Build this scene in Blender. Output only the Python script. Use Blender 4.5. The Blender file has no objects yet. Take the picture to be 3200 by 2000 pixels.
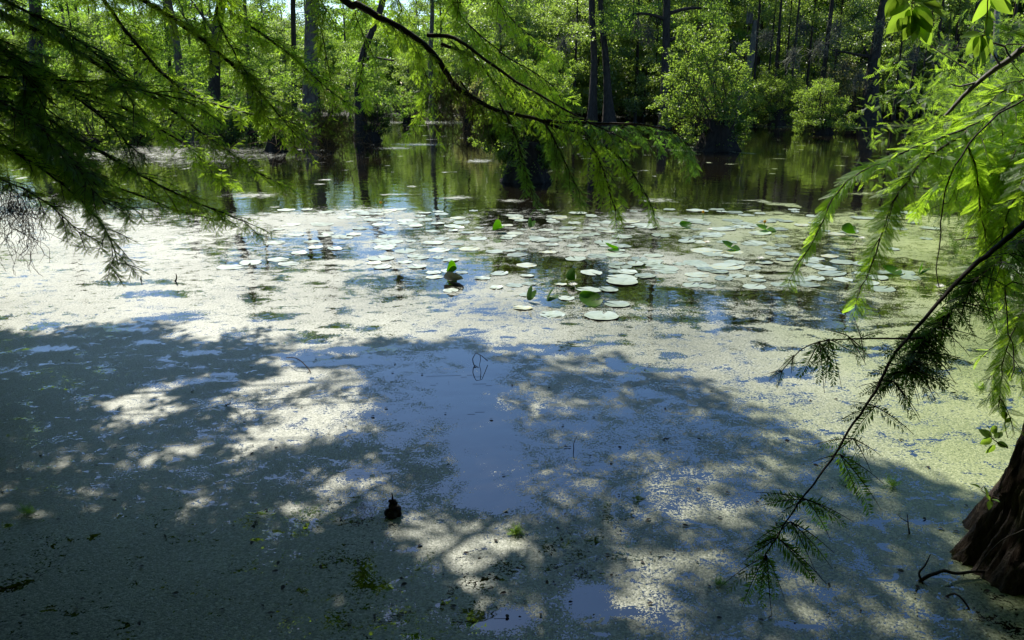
import bpy, math
import numpy as np
from mathutils import Vector

R = math.radians
rng = np.random.default_rng(7)
C = bpy.context.scene.collection
S = bpy.context.scene

# ------------------------------------------------------------------ camera geometry
F = 2464.0; CAMH = 2.2; PITCH = R(16.5)
CAM = np.array([0, 0, CAMH])
FW = np.array([0, math.cos(PITCH), -math.sin(PITCH)])
UP = np.array([0, math.sin(PITCH), math.cos(PITCH)])
RT = np.array([1.0, 0, 0])
def P(u, v, dep):
    return CAM + (RT * (u - 1600) / F - UP * (v - 1000) / F + FW) * dep
def W(u, v):
    d = RT * (u - 1600) / F - UP * (v - 1000) / F + FW
    return CAM - d * CAMH / d[2]
def proj(p):
    q = np.asarray(p) - CAM
    z = q @ FW
    return 1600 + F * (q @ RT) / z, 1000 - F * (q @ UP) / z

SUN_EL, SUN_AZ = R(48), R(-24)
SD = np.array([math.cos(SUN_EL) * math.sin(SUN_AZ), math.cos(SUN_EL) * math.cos(SUN_AZ), math.sin(SUN_EL)])

def unit(a):
    a = np.asarray(a, float)
    return a / (np.linalg.norm(a, axis=-1, keepdims=True) + 1e-12)

# ------------------------------------------------------------------ numpy noise
def _hash(ix, iy, seed):
    h = (ix * 374761393 + iy * 668265263 + seed * 1442695041) & 0xffffffff
    h = ((h ^ (h >> 13)) * 1274126177) & 0xffffffff
    return ((h ^ (h >> 16)) & 0xffffff) / float(0xffffff)
def vnoise(x, y, seed=0):
    x = np.asarray(x, float); y = np.asarray(y, float)
    ix = np.floor(x).astype(np.int64); iy = np.floor(y).astype(np.int64)
    fx = x - ix; fy = y - iy
    fx = fx * fx * (3 - 2 * fx); fy = fy * fy * (3 - 2 * fy)
    a = _hash(ix, iy, seed); b = _hash(ix + 1, iy, seed); c = _hash(ix, iy + 1, seed); d = _hash(ix + 1, iy + 1, seed)
    return (a * (1 - fx) + b * fx) * (1 - fy) + (c * (1 - fx) + d * fx) * fy
def fbm(x, y, seed=0, oct=4):
    s = 0; a = .5; t = 0
    for i in range(oct):
        s = s + a * vnoise(x * 2 ** i + 17.3 * i, y * 2 ** i - 9.1 * i, seed + i); t += a; a *= .5
    return s / t

# ------------------------------------------------------------------ mesh builder
class MB:
    def __init__(s):
        s.v = []; s.f = []; s.n = 0
    def add(s, v, f):
        v = np.asarray(v, np.float32).reshape(-1, 3); f = np.asarray(f, np.int64)
        s.v.append(v); s.f.append(f + s.n); s.n += len(v)
    def mesh(s, name, mat, attrs=None):
        me = bpy.data.meshes.new(name)
        v = np.concatenate(s.v); me.vertices.add(len(v)); me.vertices.foreach_set('co', v.ravel())
        loops = np.concatenate([f.ravel() for f in s.f]); tot = np.concatenate([np.full(len(f), f.shape[1]) for f in s.f])
        me.loops.add(len(loops)); me.loops.foreach_set('vertex_index', loops.astype(np.int32))
        me.polygons.add(len(tot)); st = np.concatenate([[0], np.cumsum(tot)[:-1]])
        me.polygons.foreach_set('loop_start', st.astype(np.int32))
        me.update(calc_edges=True)
        me.materials.append(mat)
        for k, a in (attrs or {}).items():
            at = me.attributes.new(k, 'FLOAT', 'POINT'); at.data.foreach_set('value', a.astype(np.float32))
        return me
    def build(s, name, mat, parent=None, loc=None):
        o = bpy.data.objects.new(name, s.mesh(name, mat)); C.objects.link(o)
        if parent is not None:
            o.parent = parent
            o.matrix_parent_inverse.identity()
        return o

def tag(o, label=None, cat=None, group=None, kind=None):
    if label: o['label'] = label
    if cat: o['category'] = cat
    if group: o['group'] = group
    if kind: o['kind'] = kind
    return o
def thing(name, label, cat, loc=(0, 0, 0), rotz=0, group=None):
    o = bpy.data.objects.new(name, None); C.objects.link(o)
    o.location = tuple(float(c) for c in loc); o.rotation_euler = (0, 0, rotz)
    o.empty_display_size = .2
    return tag(o, label, cat, group)
def dup(root, loc, rotz=0, scale=1, label=None, group=None, tilt=(0, 0)):
    r = root.copy(); C.objects.link(r); r.location = tuple(float(c) for c in loc)
    r.rotation_euler = (tilt[0], tilt[1], rotz)
    r.scale = (scale,) * 3 if np.isscalar(scale) else tuple(scale)
    if label: r['label'] = label
    if group: r['group'] = group
    for ch in list(root.children):
        c = ch.copy(); C.objects.link(c); c.parent = r
        for g in ch.children:
            d = g.copy(); C.objects.link(d); d.parent = c
    return r

def tube(mb, pts, rad, k=6, cap=True):
    pts = np.asarray(pts, float); n = len(pts); rad = np.broadcast_to(np.asarray(rad, float), (n,))
    t = unit(np.gradient(pts, axis=0))
    ref = np.array([0, 0, 1.0]) if abs(t[0][2]) < .9 else np.array([1.0, 0, 0])
    a = unit(np.cross(t[0], ref)); A = [a]
    for i in range(1, n):
        a = a - t[i] * (a @ t[i]); a = a / (np.linalg.norm(a) + 1e-9); A.append(a)
    A = np.array(A); B = np.cross(t, A)
    th = np.arange(k) * 2 * math.pi / k
    v = pts[:, None] + rad[:, None, None] * (A[:, None] * np.cos(th)[None, :, None] + B[:, None] * np.sin(th)[None, :, None])
    i = np.arange(n - 1)[:, None] * k; j = np.arange(k)[None]
    f = np.stack([i + j, i + (j + 1) % k, i + k + (j + 1) % k, i + k + j], -1).reshape(-1, 4)
    mb.add(v.reshape(-1, 3), f)
    if cap:
        mb.add(v[-1], np.array([np.arange(k)])); 

def spline(ctrl, step):
    c = np.asarray(ctrl, float)
    if len(c) == 2: c = np.array([c[0], (c[0] + c[1]) / 2, c[1]])
    c = np.vstack([2 * c[0] - c[1], c, 2 * c[-1] - c[-2]])
    out = []
    for i in range(1, len(c) - 2):
        p0, p1, p2, p3 = c[i - 1:i + 3]
        m = max(2, int(np.linalg.norm(p2 - p1) / step))
        for t in np.arange(m) / m:
            out.append(.5 * (2 * p1 + (p2 - p0) * t + (2 * p0 - 5 * p1 + 4 * p2 - p3) * t * t + (3 * p1 - p0 - 3 * p2 + p3) * t ** 3))
    out.append(c[-2])
    return np.array(out)

# ------------------------------------------------------------------ materials
def mat(name):
    m = bpy.data.materials.new(name); m.use_nodes = True
    nt = m.node_tree; nt.nodes.clear()
    out = nt.nodes.new('ShaderNodeOutputMaterial')
    return m, nt, out
def N(nt, t, **kw):
    n = nt.nodes.new(t)
    for k, v in kw.items():
        if hasattr(n, k) and k not in ('Scale',): setattr(n, k, v)
        else: n.inputs[k].default_value = v
    return n
def L(nt, a, b): nt.links.new(a, b)
def ramp(nt, fac, stops):
    r = nt.nodes.new('ShaderNodeValToRGB'); e = r.color_ramp.elements
    while len(e) < len(stops): e.new(.5)
    for i, (p, c) in enumerate(stops):
        e[i].position = p; e[i].color = (*c, 1)
    L(nt, fac, r.inputs[0]); return r
def math_(nt, op, a, b=None, c=None):
    n = nt.nodes.new('ShaderNodeMath'); n.operation = op
    for i, x in enumerate((a, b, c)):
        if x is None: continue
        if isinstance(x, (int, float)): n.inputs[i].default_value = x
        else: L(nt, x, n.inputs[i])
    return n.outputs[0]

def leaf_mat(name, dark, light, trans, tmix=.55, gloss=.06, rough=.45, nscale=1.2):
    """leaf: per-leaf and per-clump colour variation; diffuse + light shining through"""
    m, nt, out = mat(name)
    g = nt.nodes.new('ShaderNodeNewGeometry'); tc = nt.nodes.new('ShaderNodeTexCoord'); oi = nt.nodes.new('ShaderNodeObjectInfo')
    no = N(nt, 'ShaderNodeTexNoise', Scale=nscale, Detail=2.0); no.inputs['Scale'].default_value = nscale
    L(nt, tc.outputs['Object'], no.inputs['Vector'])
    f = math_(nt, 'ADD', math_(nt, 'MULTIPLY', g.outputs['Random Per Island'], .4), math_(nt, 'MULTIPLY', no.outputs['Fac'], 1.0))
    f = math_(nt, 'ADD', f, math_(nt, 'MULTIPLY_ADD', oi.outputs['Random'], .4, -.45))
    r = ramp(nt, f, [(.0, dark), (.9, light)])
    r2 = ramp(nt, f, [(.0, tuple(c * .55 for c in trans)), (.9, trans)])
    d = nt.nodes.new('ShaderNodeBsdfDiffuse'); t = nt.nodes.new('ShaderNodeBsdfTranslucent')
    gl = N(nt, 'ShaderNodeBsdfGlossy', Roughness=rough); gl.inputs['Color'].default_value = (.9, .95, .9, 1)
    L(nt, r.outputs[0], d.inputs[0]); L(nt, r2.outputs[0], t.inputs[0])
    mx = nt.nodes.new('ShaderNodeMixShader'); mx.inputs[0].default_value = tmix
    L(nt, d.outputs[0], mx.inputs[1]); L(nt, t.outputs[0], mx.inputs[2])
    m2 = nt.nodes.new('ShaderNodeMixShader'); m2.inputs[0].default_value = gloss
    L(nt, mx.outputs[0], m2.inputs[1]); L(nt, gl.outputs[0], m2.inputs[2])
    L(nt, m2.outputs[0], out.inputs[0])
    return m

M = {}
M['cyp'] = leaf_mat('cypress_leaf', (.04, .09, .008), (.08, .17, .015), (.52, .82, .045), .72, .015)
M['cyp_shade'] = leaf_mat('cypress_leaf_shade', (.025, .06, .01), (.055, .12, .015), (.24, .50, .04), .6, .04)  # darker copy of the cypress leaf: shade of the dim limbs put into colour
M['cyp_far'] = leaf_mat('cypress_leaf_far', (.04, .075, .014), (.10, .16, .025), (.36, .60, .05), .6, .03, nscale=.5)
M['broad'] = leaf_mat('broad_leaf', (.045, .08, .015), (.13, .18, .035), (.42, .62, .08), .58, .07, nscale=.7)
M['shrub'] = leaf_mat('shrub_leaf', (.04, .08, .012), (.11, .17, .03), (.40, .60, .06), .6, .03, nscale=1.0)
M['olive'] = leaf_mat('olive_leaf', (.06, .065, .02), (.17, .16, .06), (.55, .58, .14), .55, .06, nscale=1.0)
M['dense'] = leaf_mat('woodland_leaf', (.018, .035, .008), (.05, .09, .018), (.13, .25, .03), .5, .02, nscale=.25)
M['big'] = leaf_mat('big_leaf', (.06, .12, .01), (.1, .18, .02), (.34, .55, .04), .68, .07, .3)

def bark_mat(name, dark, light, sx=6, sz=1.2, bump=.6, lich=None):
    m, nt, out = mat(name)
    tc = nt.nodes.new('ShaderNodeTexCoord'); mp = nt.nodes.new('ShaderNodeMapping')
    mp.inputs['Scale'].default_value = (sx, sx, sz); L(nt, tc.outputs['Object'], mp.inputs[0])
    no = N(nt, 'ShaderNodeTexNoise', Detail=8.0, Roughness=.65); no.inputs['Scale'].default_value = 1.6; no.inputs['Distortion'].default_value = .4
    L(nt, mp.outputs[0], no.inputs['Vector'])
    r = ramp(nt, no.outputs['Fac'], [(.32, dark), (.7, light)])
    col = r.outputs[0]
    if lich:
        n2 = N(nt, 'ShaderNodeTexNoise', Detail=5.0); n2.inputs['Scale'].default_value = 3.5
        L(nt, tc.outputs['Object'], n2.inputs['Vector'])
        r2 = ramp(nt, n2.outputs['Fac'], [(.52, (0, 0, 0)), (.66, (1, 1, 1))])
        mx = nt.nodes.new('ShaderNodeMixRGB'); L(nt, r2.outputs[0], mx.inputs[0]); L(nt, col, mx.inputs[1]); mx.inputs[2].default_value = (*lich, 1)
        col = mx.outputs[0]
    b = N(nt, 'ShaderNodeBsdfPrincipled', Roughness=.85); b.inputs['Specular IOR Level'].default_value = .25
    bp = N(nt, 'ShaderNodeBump', Strength=bump, Distance=.04); L(nt, no.outputs['Fac'], bp.inputs['Height'])
    L(nt, col, b.inputs['Base Color']); L(nt, bp.outputs[0], b.inputs['Normal']); L(nt, b.outputs[0], out.inputs[0])
    return m
M['bark'] = bark_mat('cypress_bark', (.035, .026, .02), (.17, .14, .115), lich=(.13, .14, .10))
M['bark_dark'] = bark_mat('dark_bark', (.012, .010, .008), (.06, .05, .04))
M['bark_grey'] = bark_mat('grey_bark', (.06, .055, .05), (.26, .25, .23))
M['bark_near'] = bark_mat('near_bark', (.008, .006, .0045), (.095, .07, .056), 34, 3.0, 1.0, lich=(.16, .14, .07))
M['twig'] = bark_mat('twig_bark', (.03, .02, .014), (.075, .05, .035), 20, 20, .2)
M['dead'] = bark_mat('dead_wood', (.07, .055, .045), (.2, .16, .13), 12, 12, .3)
M['moss'] = leaf_mat('spanish_moss', (.09, .065, .045), (.2, .155, .10), (.16, .11, .06), .3, .02)
M['moss_grey'] = leaf_mat('grey_moss', (.11, .12, .09), (.24, .25, .19), (.2, .2, .14), .35, .02)
M['stump'] = bark_mat('wet_stump_bark', (.004, .003, .002), (.035, .028, .02), 8, 2, .8)
M['soil'] = bark_mat('swamp_soil', (.008, .008, .004), (.022, .024, .010), 2, 2, .5)

# water closure shared by the open water and the gaps inside the duckweed
def water_nodes(nt):
    tc = nt.nodes.new('ShaderNodeTexCoord')
    n1 = N(nt, 'ShaderNodeTexNoise', Detail=2.0, Roughness=.5); n1.inputs['Scale'].default_value = 2.6
    L(nt, tc.outputs['Object'], n1.inputs['Vector'])
    n2 = N(nt, 'ShaderNodeTexNoise', Detail=1.0, Roughness=.5); n2.inputs['Scale'].default_value = 16
    L(nt, tc.outputs['Object'], n2.inputs['Vector'])
    h = math_(nt, 'ADD', n1.outputs['Fac'], math_(nt, 'MULTIPLY', n2.outputs['Fac'], .09))
    bp = N(nt, 'ShaderNodeBump', Strength=1.0, Distance=.0042); L(nt, h, bp.inputs['Height'])
    n3 = N(nt, 'ShaderNodeTexNoise', Detail=3.0); n3.inputs['Scale'].default_value = .4
    L(nt, tc.outputs['Object'], n3.inputs['Vector'])
    r = ramp(nt, n3.outputs['Fac'], [(.35, (.003, .003, .002)), (.7, (.009, .007, .003))])
    b = N(nt, 'ShaderNodeBsdfPrincipled', Roughness=.02, IOR=1.85)
    b.inputs['Specular IOR Level'].default_value = .8
    L(nt, r.outputs[0], b.inputs['Base Color']); L(nt, bp.outputs[0], b.inputs['Normal'])
    return b
m, nt, out = mat('swamp_water'); b = water_nodes(nt); L(nt, b.outputs[0], out.inputs[0]); M['water'] = m

m, nt, out = mat('duckweed')
wb = water_nodes(nt)
tc = nt.nodes.new('ShaderNodeTexCoord'); at = nt.nodes.new('ShaderNodeAttribute'); at.attribute_name = 'cover'
nA = N(nt, 'ShaderNodeTexNoise', Detail=7.0, Roughness=.62); nA.inputs['Scale'].default_value = 5.0; nA.inputs['Distortion'].default_value = .5
nB = N(nt, 'ShaderNodeTexNoise', Detail=3.0, Roughness=.7); nB.inputs['Scale'].default_value = 55.0
vo = N(nt, 'ShaderNodeTexVoronoi'); vo.inputs['Scale'].default_value = 120.0
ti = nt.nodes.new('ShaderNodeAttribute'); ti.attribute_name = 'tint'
for n in (nA, nB, vo): L(nt, tc.outputs['Object'], n.inputs['Vector'])
s = math_(nt, 'MULTIPLY_ADD', nA.outputs['Fac'], 1.7, -.85)
s = math_(nt, 'ADD', s, math_(nt, 'MULTIPLY_ADD', nB.outputs['Fac'], 1.5, -.75))
s = math_(nt, 'ADD', s, math_(nt, 'MULTIPLY_ADD', vo.outputs['Distance'], -.6, .24))
nD = N(nt, 'ShaderNodeTexNoise', Detail=5.0, Roughness=.6); nD.inputs['Scale'].default_value = 11.0; nD.inputs['Distortion'].default_value = .8
mD = nt.nodes.new('ShaderNodeMapping'); mD.inputs['Scale'].default_value = (.55, 1.0, 1.0); L(nt, tc.outputs['Object'], mD.inputs[0]); L(nt, mD.outputs[0], nD.inputs['Vector'])
mrD = N(nt, 'ShaderNodeMapRange'); mrD.inputs[1].default_value = .58; mrD.inputs[2].default_value = .66; mrD.inputs[4].default_value = -.55; L(nt, nD.outputs['Fac'], mrD.inputs[0])
s = math_(nt, 'ADD', s, mrD.outputs[0])
s = math_(nt, 'ADD', s, at.outputs['Fac'])
mr = N(nt, 'ShaderNodeMapRange'); mr.inputs[1].default_value = .46; mr.inputs[2].default_value = .56; L(nt, s, mr.inputs[0])
nC = N(nt, 'ShaderNodeTexNoise', Detail=4.0); nC.inputs['Scale'].default_value = .55; L(nt, tc.outputs['Object'], nC.inputs['Vector'])
vc = nt.nodes.new('ShaderNodeSeparateColor'); L(nt, vo.outputs['Color'], vc.inputs[0])
cf = math_(nt, 'ADD', math_(nt, 'ADD', math_(nt, 'MULTIPLY', vc.outputs[0], .45), math_(nt, 'MULTIPLY_ADD', nB.outputs['Fac'], 1.1, -.5)), math_(nt, 'MULTIPLY_ADD', nC.outputs['Fac'], 1.0, -.25))
cr_ = ramp(nt, cf, [(.05, (.045, .055, .032)), (.5, (.185, .195, .145)), (.95, (.40, .41, .34))])
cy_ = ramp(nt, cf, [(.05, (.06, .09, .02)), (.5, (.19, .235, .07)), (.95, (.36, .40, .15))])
cr = nt.nodes.new('ShaderNodeMixRGB'); L(nt, math_(nt, 'MULTIPLY', ti.outputs['Fac'], .85), cr.inputs[0]); L(nt, cr_.outputs[0], cr.inputs[1]); L(nt, cy_.outputs[0], cr.inputs[2])  # silvery to yellow weed, blended by the painted sun sheen
db = N(nt, 'ShaderNodeBsdfPrincipled', Roughness=.45); db.inputs['Specular IOR Level'].default_value = .3
db.inputs['Coat Weight'].default_value = .06; db.inputs['Coat Roughness'].default_value = .3; db.inputs['Coat IOR'].default_value = 1.4
bpm = N(nt, 'ShaderNodeBump', Strength=.7, Distance=.004)
L(nt, math_(nt, 'ADD', math_(nt, 'MULTIPLY', vo.outputs['Distance'], -.6), nB.outputs['Fac']), bpm.inputs['Height'])
L(nt, cr.outputs[0], db.inputs['Base Color']); L(nt, bpm.outputs[0], db.inputs['Normal'])
mx = nt.nodes.new('ShaderNodeMixShader'); L(nt, mr.outputs[0], mx.inputs[0]); L(nt, wb.outputs[0], mx.inputs[1]); L(nt, db.outputs[0], mx.inputs[2])
L(nt, mx.outputs[0], out.inputs[0]); M['duck'] = m

def pad_mat(name, c1, c2, rough, spec, trans=None):
    m, nt, out = mat(name)
    oi = nt.nodes.new('ShaderNodeObjectInfo'); tc = nt.nodes.new('ShaderNodeTexCoord')
    no = N(nt, 'ShaderNodeTexNoise', Detail=4.0); no.inputs['Scale'].default_value = 18; L(nt, tc.outputs['Object'], no.inputs['Vector'])
    f = math_(nt, 'ADD', math_(nt, 'MULTIPLY', oi.outputs['Random'], .8), math_(nt, 'MULTIPLY_ADD', no.outputs['Fac'], 1.1, -.4))
    r = ramp(nt, f, [(.0, tuple(c * .35 for c in c1)), (.25, c1), (.85, c2), (1.0, (c2[0] * 1.1, c2[1] * .9, c2[2] * .5))])
    b = N(nt, 'ShaderNodeBsdfPrincipled', Roughness=rough); b.inputs['Specular IOR Level'].default_value = spec
    b.inputs['Coat Weight'].default_value = .0 if trans else .5; b.inputs['Coat Roughness'].default_value = .3
    bp = N(nt, 'ShaderNodeBump', Strength=.5, Distance=.006); L(nt, no.outputs['Fac'], bp.inputs['Height'])
    L(nt, r.outputs[0], b.inputs['Base Color']); L(nt, bp.outputs[0], b.inputs['Normal'])
    last = b.outputs[0]
    if trans:
        t = nt.nodes.new('ShaderNodeBsdfTranslucent'); t.inputs[0].default_value = (*trans, 1)
        mx = nt.nodes.new('ShaderNodeMixShader'); mx.inputs[0].default_value = .6; L(nt, last, mx.inputs[1]); L(nt, t.outputs[0], mx.inputs[2]); last = mx.outputs[0]
    L(nt, last, out.inputs[0]); return m
M['pad'] = pad_mat('lily_pad_top', (.20, .25, .17), (.38, .44, .35), .34, 1.0)
M['pad_green'] = pad_mat('lily_pad_green', (.04, .10, .01), (.08, .17, .02), .45, .2, (.30, .55, .03))
M['petal'] = pad_mat('white_petal', (.75, .76, .72), (.85, .85, .82), .5, .3, (.7, .7, .65))
M['yellow'] = pad_mat('yellow_petal', (.6, .42, .04), (.75, .55, .06), .4, .4, (.6, .4, .03))

# ------------------------------------------------------------------ world and light
w = bpy.data.worlds.new('World'); S.world = w; w.use_nodes = True
nt = w.node_tree; bg = nt.nodes['Background']
sky = nt.nodes.new('ShaderNodeTexSky'); sky.sky_type = 'NISHITA'; sky.sun_disc = False
sky.sun_elevation = SUN_EL; sky.sun_rotation = SUN_AZ % (2 * math.pi); sky.air_density = 1.0; sky.dust_density = .3; sky.ozone_density = 4.0
hs = nt.nodes.new('ShaderNodeHueSaturation'); hs.inputs['Saturation'].default_value = 1.14; hs.inputs['Value'].default_value = 1.1
L(nt, sky.outputs[0], hs.inputs['Color']); L(nt, hs.outputs[0], bg.inputs[0]); bg.inputs[1].default_value = .09
sl = bpy.data.lights.new('sun', 'SUN'); sl.energy = 5.0; sl.angle = R(.53); sl.color = (1, .95, .86)
so = bpy.data.objects.new('sun', sl); C.objects.link(so); so.rotation_euler = Vector(-SD).to_track_quat('-Z', 'Y').to_euler()

cam = bpy.data.cameras.new('camera'); co = bpy.data.objects.new('camera', cam); C.objects.link(co)
co.location = (0, 0, CAMH); co.rotation_euler = (math.pi / 2 - PITCH, 0, 0)
cam.sensor_width = 36; cam.lens = 36 * F / 3200; cam.clip_end = 3000; cam.clip_start = .05
S.camera = co
S.view_settings.view_transform = 'Standard'; S.view_settings.look = 'None'; S.view_settings.exposure = 0.9; S.view_settings.gamma = 1
S.render.resolution_x, S.render.resolution_y = 1024, 640
cy = S.cycles
cy.max_bounces = 7; cy.diffuse_bounces = 3; cy.glossy_bounces = 3; cy.transmission_bounces = 4; cy.transparent_max_bounces = 6
cy.sample_clamp_indirect = 6; cy.caustics_reflective = False; cy.caustics_refractive = False

# ------------------------------------------------------------------ setting: water, forest floor
def sheet(name, x0, x1, y0, y1, z, m, nx=2, ny=2, zf=None):
    X, Y = np.meshgrid(np.linspace(x0, x1, nx), np.linspace(y0, y1, ny))
    Z = np.full_like(X, z) if zf is None else zf(X, Y)
    mb = MB(); i = np.arange(nx * ny).reshape(ny, nx)
    f = np.stack([i[:-1, :-1], i[:-1, 1:], i[1:, 1:], i[1:, :-1]], -1).reshape(-1, 4)
    mb.add(np.stack([X, Y, Z], -1).reshape(-1, 3), f)
    return tag(mb.build(name, m), kind='structure')
sheet('water', -500, 500, -60, 900, 0, M['water'])

def shore_y(x):
    base = np.where(x < -6, 66, np.where(x > 2, 53, 53 + (2 - x) / 8 * 13))
    return base + 4 * (fbm(x * .12, x * 0 + 3, 5) - .5)
def floor_z(X, Y):
    h = (Y - shore_y(X)) * .05
    right = (X - (8.0 + (Y - 12) * .52 + 1.5 * (vnoise(Y * .35, Y * 0, 8) - .5))) * .12
    right = np.where((Y > 9) & (Y < 60), right, -.6)
    h = np.maximum(h, right)
    left = (-X - (17 + .35 * Y)) * .12
    h = np.maximum(h, left)
    return np.clip(h, -.5, .45) + .1 * (fbm(X * .5, Y * .5, 11) - .5)
sheet('forest_floor', -150, 150, 5, 200, 0, M['soil'], 240, 200, floor_z)

# ------------------------------------------------------------------ duckweed
def gauss(u, v, cu, cv, su, sv): return np.exp(-((u - cu) / su) ** 2 - ((v - cv) / sv) ** 2)
def sstep(a, b, x): t = np.clip((x - a) / (b - a), 0, 1); return t * t * (3 - 2 * t)
def cover(X, Y):
    """how thick the duckweed lies at a point of the pond (0 open water .. 1 closed mat)"""
    p = np.stack([X, Y, np.zeros_like(X)], -1)
    u, v = proj(p)
    inside = Y > .8
    n = fbm(X * .9, Y * .9, 21)
    n2 = fbm(X * 3, Y * 3, 31)
    # closed mat in front of the pads and all along the left
    edge = np.interp(u, [-500, 300, 700, 900, 1200, 1500, 1750, 2100, 2400, 2800, 3300], [560, 640, 800, 860, 930, 960, 1010, 1010, 985, 970, 960])
    c = .89 * sstep(-50, 50, v - edge + (n - .5) * 90)
    # patchy weed among the pads
    band = sstep(630, 690, v + (n - .5) * 40) * (1 - sstep(950, 1050, v))
    c = np.maximum(c, band * (.68 + 1.3 * (n - .5)))
    c = np.maximum(c, band * .75 * gauss(u, v, 950, 690, 380, 75))
    c = np.maximum(c, band * .8 * gauss(u, v, 2850, 760, 330, 75))
    c = np.maximum(c, band * (.58 + .9 * (n2 - .5)) * gauss(u, v, 2150, 730, 420, 50))
    c = np.maximum(c, band * (.62 + .9 * (n2 - .5)) * gauss(u, v, 1350, 800, 420, 45))
    c -= .5 * gauss(u, v, 2150, 925, 560, 38) + .35 * gauss(u, v, 1850, 860, 200, 50) + .5 * gauss(u, v, 1400, 880, 90, 50) + .4 * gauss(u, v, 1000, 800, 130, 28)
    c -= .35 * gauss(u, v, 800, 830, 120, 16) + .3 * gauss(u, v, 1600, 690, 300, 40)
    # left water behind the overhanging branches, the thin scum along the far shore
    c = np.maximum(c, .55 * gauss(u, v, 500, 480, 480, 40) + .4 * (n - .5) * (v < 600) * (u < 900) * (v > 410))
    c = np.maximum(c, .75 * gauss(u, v, 2650, 392, 420, 9)); c = np.maximum(c, .7 * gauss(u, v, 1350, 383, 180, 7))
    for (cu, cv, su, sv) in ((2060, 626, 60, 8), (2410, 666, 75, 8), (1430, 618, 60, 7), (1500, 503, 45, 7), (790, 610, 90, 10), (1600, 627, 50, 6), (2150, 470, 70, 5), (1300, 452, 90, 5), (2700, 605, 50, 5), (1240, 463, 60, 5)):
        c = np.maximum(c, .75 * gauss(u, v, cu, cv, su, sv))
    # thinner, wetter weed close by
    thin = sstep(1090, 1300, v) * np.interp(u, [0, 900, 1250, 2300, 2900, 3200], [-.08, .0, .13, .15, .04, -.02])
    c -= thin * (.55 + 1.0 * (n2 - .3))
    c -= .62 * gauss(u, v, 1470, 1210, 130, 130) + .60 * gauss(u, v, 1520, 1420, 120, 150) + .35 * gauss(u, v, 1500, 1560, 150, 60)
    c -= .42 * gauss(u, v, 1230, 1150, 140, 70) + .3 * gauss(u, v, 1250, 1300, 130, 100) + .35 * gauss(u, v, 1180, 1560, 100, 50)
    c += .25 * gauss(u, v, 1600, 1250, 90, 60) + .3 * gauss(u, v, 1450, 1690, 220, 90) + .25 * gauss(u, v, 1310, 1480, 90, 40)
    c += (.10 + .5 * (n2 - .5)) * sstep(1450, 1600, v) * (1 - sstep(850, 1100, u))
    c -= .25 * gauss(u, v, 1900, 1400, 400, 200) + .12 * gauss(u, v, 950, 1620, 180, 130)
    for (cu, cv, su, sv, a) in ((575, 985, 60, 9, .8), (830, 985, 60, 14, .6), (1075, 975, 40, 9, .7), (1070, 1018, 45, 8, .7), (785, 930, 26, 30, .6), (1560, 1935, 90, 30, .9),
                                (1850, 1880, 60, 45, .7), (1960, 1915, 60, 12, .8), (1130, 1800, 60, 45, .2), (1150, 1850, 50, 30, .2), (1050, 1930, 40, 60, .2), (1540, 1160, 60, 30, .3),
                                (720, 1048, 60, 12, .35), (1420, 1110, 40, 14, .5), (2090, 1050, 50, 8, .6), (1900, 1075, 70, 8, .5), (2310, 1010, 60, 9, .6), (2660, 1030, 90, 10, .5), (2900, 1160, 60, 8, .5), (2820, 830, 60, 12, .5)):
        c -= a * gauss(u, v, cu, cv, su, sv)
    # little slits everywhere in the mat, drifted lines on the right
    sl_ = fbm(X * 2.2, Y * 5.5, 41)
    c -= .55 * sstep(.60, .72, sl_) * sstep(700, 900, v) * (1 - .8 * sstep(1150, 1300, v))
    # flecks of weed on the open water
    fl = vnoise(X * 2.2, Y * 2.2, 77)
    c = np.maximum(c, .72 * sstep(.90, .96, fl) * (v < 680) * (v > 330))
    return np.where(inside, np.clip(c, -.3, 1), .7)

nr, na = 620, 620
rr = np.exp(np.linspace(math.log(1.0), math.log(66), nr)); aa = np.linspace(-R(46), R(46), na)
RR, AA = np.meshgrid(rr, aa, indexing='ij')
X, Y = RR * np.sin(AA), RR * np.cos(AA)
cv = cover(X, Y)
i = np.arange(nr * na).reshape(nr, na)
f = np.stack([i[:-1, :-1], i[:-1, 1:], i[1:, 1:], i[1:, :-1]], -1).reshape(-1, 4)
keep = (cv.ravel()[f].max(1) > .02)
f = f[keep]
used = np.unique(f); remap = np.zeros(nr * na, int); remap[used] = np.arange(len(used))
mb = MB(); mb.add(np.stack([X, Y, np.full_like(X, .0015)], -1).reshape(-1, 3)[used], remap[f])
tint = sstep(.15, .85, (X - .18 * Y + 1.0) / 5 + .6 * (fbm(X * .5, Y * .5, 61) - .5))  # yellower to the right, where the sun's sheen is weaker: sheen put into colour
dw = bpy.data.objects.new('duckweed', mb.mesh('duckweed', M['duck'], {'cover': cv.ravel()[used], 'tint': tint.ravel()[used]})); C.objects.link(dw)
tag(dw, 'pale green duckweed mat floating over the swamp water', 'duckweed', kind='stuff')

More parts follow.
